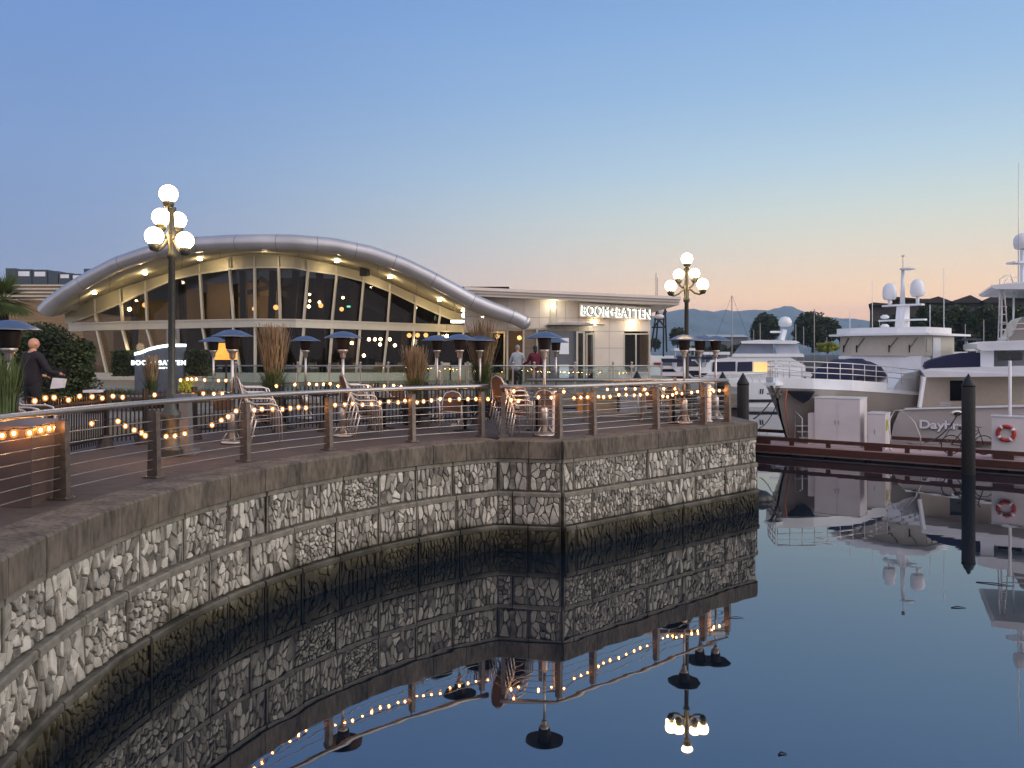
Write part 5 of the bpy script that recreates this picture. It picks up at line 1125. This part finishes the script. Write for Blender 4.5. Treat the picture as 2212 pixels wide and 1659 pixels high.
mst = MB().prism([(-2.6, -.22, 5.1), (-3.3, -.22, 5.1), (-3.2, -.18, 6.3), (-2.75, -.18, 6.3)], (0, .42, 0)).build('mast', wht, tr_, recalc=True)
for z_, y_, x_, w in ((5.55, 1.1, -2.9, .5), (6.28, .95, -2.95, .6)): MB().prism([(x_ + w * .6, -y_ * .3, z_), (x_ + w * .2, y_, z_), (x_ - w * .4, y_, z_), (x_ - w * .6, 0, z_), (x_ - w * .4, -y_, z_), (x_ + w * .2, -y_, z_)], (0, 0, .08)).build('spreader', wht, tr_, recalc=True)
dome = [(.24, 0), (.29, .05), (.325, .2), (.325, .42), (.29, .62), (.2, .76), (.09, .82), (.001, .83)]
for y_, z_ in ((-.62, 6.62), (.72, 6.72)):
    MB().lathe(dome, (-2.95, y_, z_), 20).build('radar_dome', wht, tr_); MB().lathe([(.08, 0), (.08, z_ - 6.3)], (-2.95, y_, 6.32), 10).build('dome_stand', wht, tr_)
MB().tube([(-2.85, .05, 6.3), (-2.9, .05, 8.05)], [.12, .07], 10).build('mast_top', wht, tr_); MB().lathe([(.12, 0), (.36, .04), (.34, .1), (.08, .14)], (-2.8, .32, 8.0), 14).build('radar_bar', wht, tr_)
MB().tube([(-2.9, .05, 8.0), (-2.9, .05, 8.75)], .015, 6).bar((-3.0, .0, 8.72), (-2.8, .1, 8.72), .14, .03).build('wind_sensor', M['steel'], tr_)
MB().lathe([(.1, 0), (.2, .05), (.2, .12), (.1, .2)], (-2.2, -.5, 5.2), 12).lathe([(.1, 0), (.2, .05), (.2, .12), (.1, .2)], (-2.2, -.5, 5.65), 12).build('horn_cluster', wht, tr_)
for x, y, h in ((-1.5, 1.9, 1.1), (-1.5, -1.9, 1.0), (-4.0, 1.5, 3.0), (-1.0, .8, .9), (-3.6, -1.8, 2.6)): MB().tube([(x, y, 5.1), (x, y, 5.1 + h)], .018, 6).build('antenna', wht, tr_)
# ---- yacht seen from astern
D = 31.3
yb = thing('motor_yacht', 'grey-hulled motor yacht seen from astern, its name lettered on the transom', 'yacht', (X(2110, D), D, 0))
def slab(poly, d, dep, nm, m, par=yb):
    # the yacht seen from astern and the far buildings run back obliquely, square to their near face
    k_ = .0085 if par is yb else 0; pts_ = [P(a, b, d - (a - 2110) * k_) for a, b in poly]; c_ = sum((p_ for p_ in pts_), Vector()) / len(pts_)
    return wb(MB().prism(pts_, ((.48 if par is yb else c_.x / c_.y) * dep, dep, 0)), nm, m, par)
slab([(1941, 892), (1952, 885), (2300, 877), (2300, 990), (1922, 990), (1924, 950), (1930, 918)], D, 11, 'hull', M['hullpale'])
slab([(1956, 882), (2300, 872), (2300, 877), (1952, 885)], D - .12, .3, 'transom_cap', wht)
slab([(1990, 812), (2300, 808), (2300, 873), (1985, 880)], D + 1.4, 7, 'cabin', mat('warm_white', s2l((214, 200, 180)), .5, var=.05))
for a in ((2052, 822, 2080, 866), (2104, 822, 2128, 864)):
    slab([(a[0], a[1]), (a[2], a[1]), (a[2], a[3]), (a[0], a[3])], D + 1.35, .04, 'cabin_window', M['glassdark'])
for k in range(4): slab([(2030 + 0, 868 + k * 3.4), (2055, 868 + k * 3.4), (2055, 869.6 + k * 3.4), (2030, 869.6 + k * 3.4)], D + 1.36, .05, 'louvre', wht); 
slab([(2170, 820), (2210, 820), (2210, 866), (2170, 866)], D + 1.35, .04, 'cabin_door', M['cream'])
slab([(1990, 800), (2010, 796), (2300, 788), (2300, 812), (2000, 815)], D - .3, 8, 'upper_deck', wht)
wb(MB().bar(P(1996, 814, D), P(1986, 880, D), .12, .12), 'pillar', wht, yb)
cvp = [(1997, 795), (2001, 784), (2012, 778), (2045, 769), (2085, 762), (2118, 762), (2119, 793)]
slab(cvp, D + .3, 2.2, 'canvas_cover', M['navy'])
slab([(2118, 756), (2147, 757), (2147, 792), (2118, 792)], D + .2, .9, 'locker', wht)
slab([(2148, 758), (2300, 752), (2300, 790), (2148, 792)], D + 1.2, 5, 'upper_cabin', mat('pale_grey_panel', s2l((168, 172, 184)), .4, var=.15, scale=1.2))
for a, b in ((2156, 2180), (2184, 2208)): slab([(a, 762), (b, 761), (b, 778), (a, 779)], D + 1.15, .04, 'upper_window', M['glassdark'])
slab([(2111, 742), (2118, 738), (2300, 732), (2300, 755), (2150, 757), (2122, 758), (2111, 753)], D - .1, 6, 'flybridge', wht)
slab([(2172, 736), (2190, 720), (2200, 694), (2210, 684), (2300, 680), (2300, 734)], D + 1.0, 3, 'mast_arch', M['hullgrey'])
slab([(2141, 616), (2200, 609), (2300, 606), (2300, 626), (2150, 624), (2141, 620)], D - .2, 4.5, 'hardtop', wht)
for a, b in ((2163, 2164), (2188, 2190)): wb(MB().tube([P(a, 742, D + .4), P(b, 624, D + .4)], .035, 8), 'hardtop_post', wht, yb)
wb(MB().tube([P(2156, 738, D - .1), P(2160, 620, D - .1), P(2160, 604, D), P(2170, 596, D), P(2184, 594, D), P(2188, 610, D)], .025, 8), 'ladder_rail', M['alu'], yb)
wb(MB().tube([P(2178, 738, D - .1), P(2169, 622, D - .1), P(2172, 606, D), P(2180, 600, D + .3), P(2196, 598, D + .3)], .025, 8), 'ladder_rail', M['alu'], yb)
for k in range(6): wb(MB().tube([P(2157, 645 + k * 17, D - .1), P(2172 + k * 1, 645 + k * 17, D - .1)], .018, 6), 'ladder_rung', M['alu'], yb)
for y_ in (700, 712): wb(MB().tube([P(2163, y_, D), P(2260, y_ - 3, D)], .025, 6), 'guard_rail', M['alu'], yb)
wb(MB().tube([P(2200, 612, D + .5), P(2201, 352, D + .5)], [.03, .012], 6), 'antenna', M['alu'], yb)
c_ = P(2211, 538, D + .8); wb(MB().lathe([(.25, 0), (.33, .05), (.37, .25), (.36, .42), (.28, .56), (.12, .64), (.001, .66)], c_, 18), 'radar_dome', wht, yb)
wb(MB().bar(P(2211, 610, D + .8), P(2211, 540, D + .8), .18, .18).prism([P(2193, 564, D + .5), P(2230, 563, D + .5), P(2230, 568, D + .5), P(2193, 568, D + .5)], (0, .6, 0)), 'dome_mast', wht, yb)
M['whitepaint'] = mat('white_lettering', s2l((232, 228, 236)), .5, var=0)
o = text('Daybreak', .47, M['boot'], (0, 0, 0), parent=yb, name='letter_shadow', ext=.004, off=.028); v = P(2064, 922, D - .02); o.location = (v.x - yb.location.x, .40, v.z); o.rotation_euler = (R(90), 0, R(-25.6)); o.scale = (1.2, 1, 1)
o = text('Daybreak', .47, M['whitepaint'], (0, 0, 0), parent=yb, name='lettering', ext=.006, off=.018); o.location = (v.x - yb.location.x - .015, .38, v.z + .012); o.rotation_euler = (R(90), 0, R(-25.6)); o.scale = (1.2, 1, 1)
wb(MB().ball(P(2068, 893, D - .03), .22, 12, 1.2, .2, .6), 'hawse_plate', M['alu'], yb); wb(MB().ball(P(2069, 894, D - .1), .14, 10, 1.2, .3, .6), 'hawse_hole', M['black'], yb)
wb(MB().box(P(1972, 960, D - .5), P(2300, 955, D)), 'swim_platform', M['hullgrey'], yb)
def rope(a, b, sag, lab, r=.025):
    a, b = Vector(a), Vector(b); pts = [a.lerp(b, i / 10) - Vector((0, 0, sag * 4 * (i / 10) * (1 - i / 10))) for i in range(11)]
    tag(MB().tube([p - a for p in pts], r, 6).build('mooring_line', M['rope'], loc=tuple(a)), lab, 'mooring line')
rope(P(2069, 895, D - .15), P(1998, 955, 28.6), .25, 'dark mooring line from the yacht transom to the dock')
rope(P(2066, 896, D - .15), P(2030, 958, 28.4), .1, 'shorter second mooring line from the yacht transom', .018)
rope(P(1683, 838, 31.3), P(1628, 905, 30.5), .15, 'mooring line from the trawler bow down to the left')
rope(P(1690, 842, 31.3), P(1640, 925, 31.5), .3, 'lower slack mooring line from the trawler bow', .018)
tag(MB().tube([P(1700, 842, 31.2), P(1696, 870, 31.1), P(1700, 905, 31.1), P(1704, 940, 31.3)], .022, 6).build('power_cable', mat('orange_cable', s2l((190, 96, 70)), .6)), 'orange cable hanging from the trawler bow', 'cable')
# ---- white flybridge cruiser further out
D = 58.0
cr = thing('flybridge_cruiser', 'white flybridge cruiser with navy window covers moored further out', 'motorboat', (X(1600, D), D, 0))
cs = lambda poly, d, dep, nm, m: slab(poly, d, dep, nm, m, cr)
cs([(1430, 838), (1470, 828), (1560, 827), (1740, 824), (1745, 868), (1735, 882), (1480, 882), (1450, 862)], D, 4.2, 'hull', M['white'])
cs([(1449, 864), (1744, 862), (1742, 868), (1452, 870)], D - .05, .1, 'boot_stripe', M['boot'])
cs([(1500, 827), (1530, 806), (1600, 803), (1692, 803), (1735, 806), (1738, 827)], D + .3, 3.6, 'foredeck', M['white'])
cs([(1512, 806), (1535, 778), (1600, 768), (1700, 768), (1740, 790), (1740, 806)], D + .6, 3.1, 'cabin', M['white'])
for a, b in ((1540, 1589), (1594, 1625)): cs([(a, 782), (b, 781), (b, 802), (a - 2, 803)], D + .55, .04, 'window_cover', M['navy'])
cs([(1628, 783), (1655, 783), (1663, 787), (1666, 793), (1662, 800), (1655, 803), (1628, 803)], D + .55, .04, 'lit_window', mat('lit_window', (.9, .6, .2), var=.2, scale=2, emit=.75, ecol=(1, .62, .24)))
cs([(1583, 766), (1602, 742), (1670, 741), (1670, 764), (1690, 768), (1585, 769)], D + .8, 2.7, 'windshield', mat('screen_glass', s2l((120, 130, 150)), .1, var=.2, scale=1))
cs([(1672, 742), (1722, 742), (1731, 770), (1680, 770)], D + .8, 2.6, 'side_curtain', mat('clear_vinyl', s2l((176, 184, 200)), .25, var=.12, scale=1))
cs([(1584, 764), (1735, 764), (1738, 771), (1580, 771)], D + .5, 3.2, 'flybridge_coaming', M['white'])
cs([(1600, 737), (1640, 734), (1720, 736), (1728, 740), (1718, 743), (1602, 742)], D + .5, 3.2, 'hardtop', M['white'])
wb(MB().bar(P(1688, 735, D + 2), P(1694, 712, D + 2), .5, .3).bar(P(1664, 717, D + 2), P(1688, 717, D + 2), .2, .15), 'radar_arch', wht, cr); wb(MB().lathe([(.3, 0), (.48, .1), (.5, .4), (.35, .7), (.001, .8)], P(1696, 706, D + 2), 16), 'radar_dome', wht, cr)
for i in range(9):
    wb(MB().tube([P(1530 + i * 16, 827, D + .05), P(1530 + i * 16 - 3, 808, D + .05)], .03, 6), 'stanchion', M['alu'], cr)
wb(MB().tube([P(1500, 812, D + .05), P(1660, 806, D + .05)], .035, 6), 'guard_rail', M['alu'], cr)
for x_ in (1642, 1647): cs([(x_, 840), (x_ + 2.5, 840), (x_ + 1.6, 851), (x_ - 1, 851)], D - .03, .05, 'porthole', M['glassdark'])
# ---- masts, small boats beyond
def sailboat(px, ytop, d, lab, hw=3.2, boom=True, col='white'):
    t = thing('sailboat', lab, 'sailboat', (X(px, d), d, 0), group='small boats in the far marina')
    s_ = [[(hw, .05, 1.2), (hw * .9, .03, 0)], [(hw * .4, .9, 1.0), (hw * .35, .6, 0)], [(-hw * .4, 1.1, .9), (-hw * .4, .9, 0)], [(-hw, .8, .95), (-hw * .95, .6, 0)]]
    hull(s_, M[col], t); MB().prism([(hw * .35, -.6, 1.0), (hw * .2, -.6, 1.45), (-hw * .45, -.6, 1.5), (-hw * .5, -.6, .9)], (0, 1.2, 0)).build('cabin', M['white2'], t, recalc=True)
    H = Z(ytop, d); MB().tube([(0, 0, 1), (0, 0, H)], [.07, .045], 8).build('mast', M['hullgrey'], t)
    if boom: MB().tube([(-.1, 0, 1.9), (-hw * .8, 0, 1.9)], .09, 8).build('boom', M['navy'], t); MB().tube([(0, 0, H), (hw, 0, 1.2)], .012, 4).tube([(0, 0, H), (-hw, 0, 1)], .012, 4).build('stay', M['black'], t)
for px, y, d, lab in ((1581, 638, 75, 'sailboat with the tall single mast left of the cruiser'), (1642, 698, 95, 'sailboat mast in front of the left round tree'), (1628, 712, 110, 'short sailboat mast left of the round tree'),
                      (1719, 700, 90, 'sailboat mast just right of the cruiser radar'), (1736, 705, 100, 'sailboat mast before the right round tree, left one'), (1759, 668, 90, 'tall sailboat mast before the right round tree'),
                      (1786, 728, 110, 'short sailboat mast by the yellow-green shrub'), (1858, 700, 85, 'sailboat mast left of the hillside building'), (1900, 690, 95, 'sailboat mast just left of the trawler domes'),
                      (2040, 702, 90, 'sailboat mast before the dark trees, left one'), (2085, 700, 95, 'sailboat mast before the dark trees, right one'), (2125, 690, 90, 'sailboat mast before the dark trees near the yacht arch'), (1492, 716, 120, 'far sailboat mast behind the far street lamp')):
    sailboat(px, y, d, lab)
def smallboat(px, yt, d, lab, L_=4, cov='navy'):
    t = thing('small_motorboat', lab, 'motorboat', (X(px, d), d, 0), group='small boats in the far marina'); hw = L_
    hull([[(hw, .05, 1.5), (hw * .85, .03, 0)], [(hw * .5, 1.2, 1.3), (hw * .4, .8, 0)], [(-hw * .4, 1.4, 1.1), (-hw * .4, 1.2, 0)], [(-hw, 1.3, 1.1), (-hw, 1.1, 0)]], M['white'], t)
    h_ = Z(yt, d); MB().prism([(hw * .45, -1, 1.2), (hw * .1, -1, h_ * .7), (-hw * .5, -1, h_ * .7), (-hw * .6, -1, 1.1)], (0, 2, 0)).build('cabin', M['white2'], t, recalc=True)
    MB().prism([(hw * .3, -1.03, h_ * .45), (hw * .12, -1.03, h_ * .62), (-hw * .5, -1.03, h_ * .62), (-hw * .5, -1.03, h_ * .45)], (0, 2.06, 0)).build('cabin_window', M['glassdark'], t, recalc=True)
    MB().box((-hw * .6, -1.1, h_ * .92), (hw * .15, 1.1, h_)).build('canopy', M[cov], t)
    for x in (-hw * .55, hw * .1): MB().tube([(x, -1.0, h_ * .6), (x, -1.0, h_ * .95)], .03, 6).build('canopy_post', M['alu'], t)
for px, y, d, lab, c_ in ((1470, 775, 62, 'small motorboat with navy canopy seen between the quay heaters', 'navy'), (1520, 770, 78, 'small motorboat behind the quay heaters, farther right', 'navy'), (1440, 768, 84, 'small motorboat with white canopy near the wing corner', 'white'),
                          (1560, 760, 90, 'small motorboat with white canopy left of the tall mast', 'white'), (1490, 752, 110, 'distant motorboat with white canopy beyond the heaters', 'white'), (2060, 760, 70, 'motorboat glimpsed between the trawler and the stern yacht', 'white')):
    smallboat(px, y, d, lab, 4, c_)
# work boat with lattice mast beside the wing
wk = thing('fishing_boat', 'white fishing boat with a dark lattice mast behind the wing corner', 'fishing boat', (X(1421, 52), 52, 0))
hull([[(0, -6, 2.4), (0, -5.4, 0)], [(1, -4, 2.2), (.8, -4, 0)]][0:0] + [[(6, .05, 2.4), (5.2, .04, 0)], [(3, 1.7, 2.0), (2.6, 1.2, 0)], [(-3, 1.9, 1.7), (-3, 1.7, 0)], [(-6, 1.6, 1.7), (-5.8, 1.4, 0)]], M['white'], wk)
wb(MB().prism([P(1400, 765, 52), P(1428, 772, 52), P(1430, 792, 52), P(1427, 815, 52), P(1400, 815, 52)], (0, 2.4, 0)), 'wheelhouse', wht, wk); wb(MB().prism([P(1413, 783, 51.9), P(1427, 783, 51.9), P(1427, 789, 51.9), P(1413, 789, 51.9)], (0, .1, 0)), 'cabin_window', mat('red_trim', s2l((130, 40, 34)), .5), wk)
for a, b in (((1405, 760), (1421, 655)), ((1440, 760), (1437, 655)), ((1415, 760), (1425, 655)), ((1433, 770), (1434, 655)), ((1418, 673), (1441, 673)), ((1413, 689), (1440, 689)), ((1408, 707), (1440, 707)), ((1423, 657), (1438, 657)), ((1412, 707), (1427, 689)), ((1437, 707), (1422, 689))):
    wb(MB().tube([P(a[0], a[1], 53), P(b[0], b[1], 53)], .06, 6), 'mast_strut', M['boot'], wk)
for a, y0 in ((1417, 590), (1420, 600), (1433, 645)): wb(MB().tube([P(a, 690, 53), P(a, y0, 53)], .025, 6), 'antenna', M['hullgrey'], wk)
wb(MB().ball(P(1427, 668, 53), .25, 10, 1, 1, 1.3).ball(P(1424, 684, 53), .35, 10, 1, 1, .5), 'mast_lights', M['white2'], wk)
# ============================================================ FAR SHORE
M['shore'] = mat('dark_shore', s2l((58, 56, 52)), .9, var=.3, scale=.05)
struct(flat([(12, 118), (60, 112), (260, 150), (500, 300), (500, 900), (-400, 900), (-300, 260), (-40, 150)], 1.6, 'shore_ground', M['shore'], 3))
def tree(px0, px1, yt, yb, d, lab, n=5200, leaf=.32, seed=1, mt='foliage', trunk=True):
    rr = random.Random(seed); cx_ = X((px0 + px1) / 2, d); w_ = (X(px1, d) - X(px0, d)) / 2; zt_ = Z(yt, d); zb = max(1.6, Z(yb, d))
    t = thing('tree', lab, 'tree', (cx_, d, zb)); h_ = (zt_ - zb); mb = MB()
    leaves(mb, (0, 0, h_ * .55), (w_ * .92, w_ * .8, h_ * .48), n, leaf, rr)
    for _ in range(7):
        a = rr.uniform(0, 6.28); q = rr.uniform(.3, .7); leaves(mb, (math.cos(a) * w_ * q, math.sin(a) * w_ * q, h_ * rr.uniform(.3, .75)), (w_ * .42, w_ * .42, h_ * .26), n // 9, leaf, rr)
    mb.build('crown', M[mt], t); tk = MB().tube([(0, 0, 0), (0, 0, h_ * .75)], [w_ * .09, w_ * .03], 8)
    for k in range(6): a = rr.uniform(0, 6.28); tk.tube([(0, 0, h_ * (.25 + .06 * k)), (math.cos(a) * w_ * .5, math.sin(a) * w_ * .5, h_ * (.5 + .05 * k))], [w_ * .04, w_ * .012], 6)
    tk.build('trunk', M['bark'], t)
    MB().ball((0, 0, h_ * .5), 1, 12, w_ * .6, w_ * .6, h_ * .33).build('inner_core', M['innerdark'], t)  # solid dark core filling the crown
tree(1618, 1690, 674, 752, 190, 'round dark tree before the mountains, left of the pair', seed=3, leaf=.42)
tree(1706, 1808, 672, 762, 180, 'wider dark round tree before the mountains, right of the pair', 8000, .42, seed=4)
tree(1446, 1482, 705, 752, 200, 'small dark tree behind the far street lamp', 2500, .35, seed=5); tree(1402, 1430, 730, 756, 200, 'low dark tree at the wing corner under the lattice mast', 1500, .35, seed=6)
tree(1806, 1822, 700, 745, 200, 'thin small tree right of the wide round tree', 700, .3, seed=7); tree(1764, 1812, 738, 764, 120, 'yellow-green shrub beneath the wide round tree', 2600, .22, seed=8, mt='yellowgreen') if 'yellowgreen' in M else None
for i, (a, b, y0, d) in enumerate(((1965, 2060, 662, 120), (2022, 2120, 655, 125), (2080, 2175, 658, 120), (2135, 2250, 656, 118), (1915, 1995, 672, 130), (1872, 1945, 690, 125))):
    tree(a, b, y0, 775, d, ['dark tree below the hillside building, behind the trawler domes', 'tallest dark tree in front of the gabled roofs', 'dark tree left of the yacht ladder', 'dark tree behind the yacht hardtop at the right edge', 'low dark tree behind the trawler mast', 'low dark tree at the left foot of the hillside building'][i], 7500, .36, seed=30 + i)
for i, (a, b, y0, d) in enumerate(((1478, 1530, 745, 210), (1525, 1580, 741, 220), (1575, 1625, 742, 215), (1680, 1715, 742, 230))):
    tree(a, b, y0, 770, d, 'low dark shoreline tree, ' + ['right of the far street lamp', 'under the long low shed', 'left of the round tree pair', 'in the gap of the round tree pair'][i], 1400, .35, seed=50 + i)
M['yellowgreen'] = mat('yellowgreen_leaves', s2l((150, 156, 46)), .6, var=.4, scale=1)  # yellow-green is the leaf colour itself
tree(1764, 1812, 738, 764, 110, 'yellow-green shrub beneath the wide round tree', 2600, .2, seed=8, mt='yellowgreen')
sh = thing('harbour_shed', 'long low grey shed on the far shore under the mountains', 'shed', (X(1575, 240), 240, 1.6)); w_ = X(1615, 240) - X(1575, 240)
MB().box((-w_, 0, 0), (w_, 12, Z(728, 240) - 1.6)).build('wall', M['grey'], sh); MB().prism([(-w_ - .4, -.5, Z(728, 240) - 1.6), (-w_ - .4, 12.5, Z(728, 240) - 1.6), (-w_ - .4, 6, Z(722, 240) - 1.6)], (2 * w_ + .8, 0, 0)).build('roof', M['hullgrey'], sh, recalc=True)
hb = thing('hillside_building', 'dark stepped apartment building with gabled roofs on the far shore', 'building', (X(2020, 150), 150, 1.6))
M['darkwall'] = mat('dark_cladding', s2l((74, 66, 64)), .8, var=.2, scale=.4)
slab([(1879, 780), (1879, 669), (1887, 669), (1887, 657), (1930, 655), (1930, 646), (2027, 645), (2027, 652), (2154, 652), (2154, 640), (2300, 640), (2300, 780)], 150, 14, 'wall', M['darkwall'], hb)
M['darkroof'] = mat('dark_roof', s2l((52, 46, 48)), .8, var=.2)
for a, b, c, y0, y1 in ((1876, 1886, 1935, 657, 653), (1926, 1936, 1990, 645, 641), (1985, 2027, 2060, 652, 640), (2052, 2096, 2126, 652, 637), (2116, 2156, 2170, 652, 634), (2160, 2200, 2300, 643, 630)):
    slab([(a, y0), (b, y1), (c, y0), (c, y0 + 2), (a, y0 + 2)], 148.6, 16, 'roof', M['darkroof'], hb)
M['dimlit'] = mat('dim_lit_window', (.9, .6, .3), var=0, emit=.35, ecol=(1, .7, .4))
rr = random.Random(2)
for i in range(26):
    a = rr.uniform(1884, 2185); y0 = rr.choice((662, 676, 690)) + (4 if a < 1930 else 0); slab([(a, y0), (a + 5, y0), (a + 5, y0 + 6), (a, y0 + 6)], 149.9, .2, 'window', M['dimlit'] if rr.random() < .15 else M['glassdark'], hb)
# mountains
RG = [(600, 705), (900, 700), (1100, 692), (1250, 690), (1360, 688), (1406, 684), (1448, 672), (1471, 669), (1499, 667), (1519, 671), (1529, 670), (1543, 674), (1557, 670), (1569, 669), (1583, 672), (1604, 671), (1630, 669), (1652, 669), (1664, 671), (1668, 667), (1682, 666), (1690, 661), (1712, 661), (1729, 671), (1771, 682), (1793, 688), (1803, 685), (1817, 688), (1843, 688), (1900, 696), (2000, 700), (2150, 706), (2400, 715)]
MD = 4200; rr = random.Random(12); mb = MB(); cols_ = 260; rows_ = 12; vs = []
for j in range(rows_ + 1):
    for i in range(cols_ + 1):
        px = lerp(600, 2400, i / cols_); zt_ = Z(interp(RG, px), MD); f = 1 - j / rows_
        n_ = math.sin(i * .9 + j * .8) * .5 + math.sin(i * .37 - j * 1.1) * .8 + rr.uniform(-.6, .6)
        vs.append((X(px, MD) + n_ * 8 * (j > 0), MD - (1 - f) * 900 + n_ * 60 * (j > 0), zt_ * (f ** 1.15) + (rr.uniform(-2, 2) if j == 0 else n_ * 5 * f) - (3 if j == rows_ else 0)))
back_ = [(v[0], MD + 900, -3) for v in vs[:cols_ + 1]]
q_ = cols_ + 1; fs = [(j * q_ + i, j * q_ + i + 1, (j + 1) * q_ + i + 1, (j + 1) * q_ + i) for j in range(rows_) for i in range(cols_)]
o0 = len(vs); vs += back_; fs += [(i, o0 + i, o0 + i + 1, i + 1) for i in range(cols_)]
mb.add(vs, fs, True); struct(mb.build('mountains', mat('mountain_hazy_blue', s2l((56, 72, 88)), .9, var=.3, scale=.004)))  # blue of the distant air is put into the slope colour too
# haze
hz = MB().box((-5000, -70, -1), (5000, 5200, 300)).build('haze', bpy.data.materials.new('haze_air')); hz['kind'] = 'stuff'
m = hz.data.materials[0]; m.use_nodes = True; n = m.node_tree.nodes; n.clear(); o = n.new('ShaderNodeOutputMaterial'); v = n.new('ShaderNodeVolumePrincipled')
v.inputs['Color'].default_value = (.64, .85, 1, 1); v.inputs['Density'].default_value = KAPPA; m.node_tree.links.new(v.outputs[0], o.inputs['Volume'])
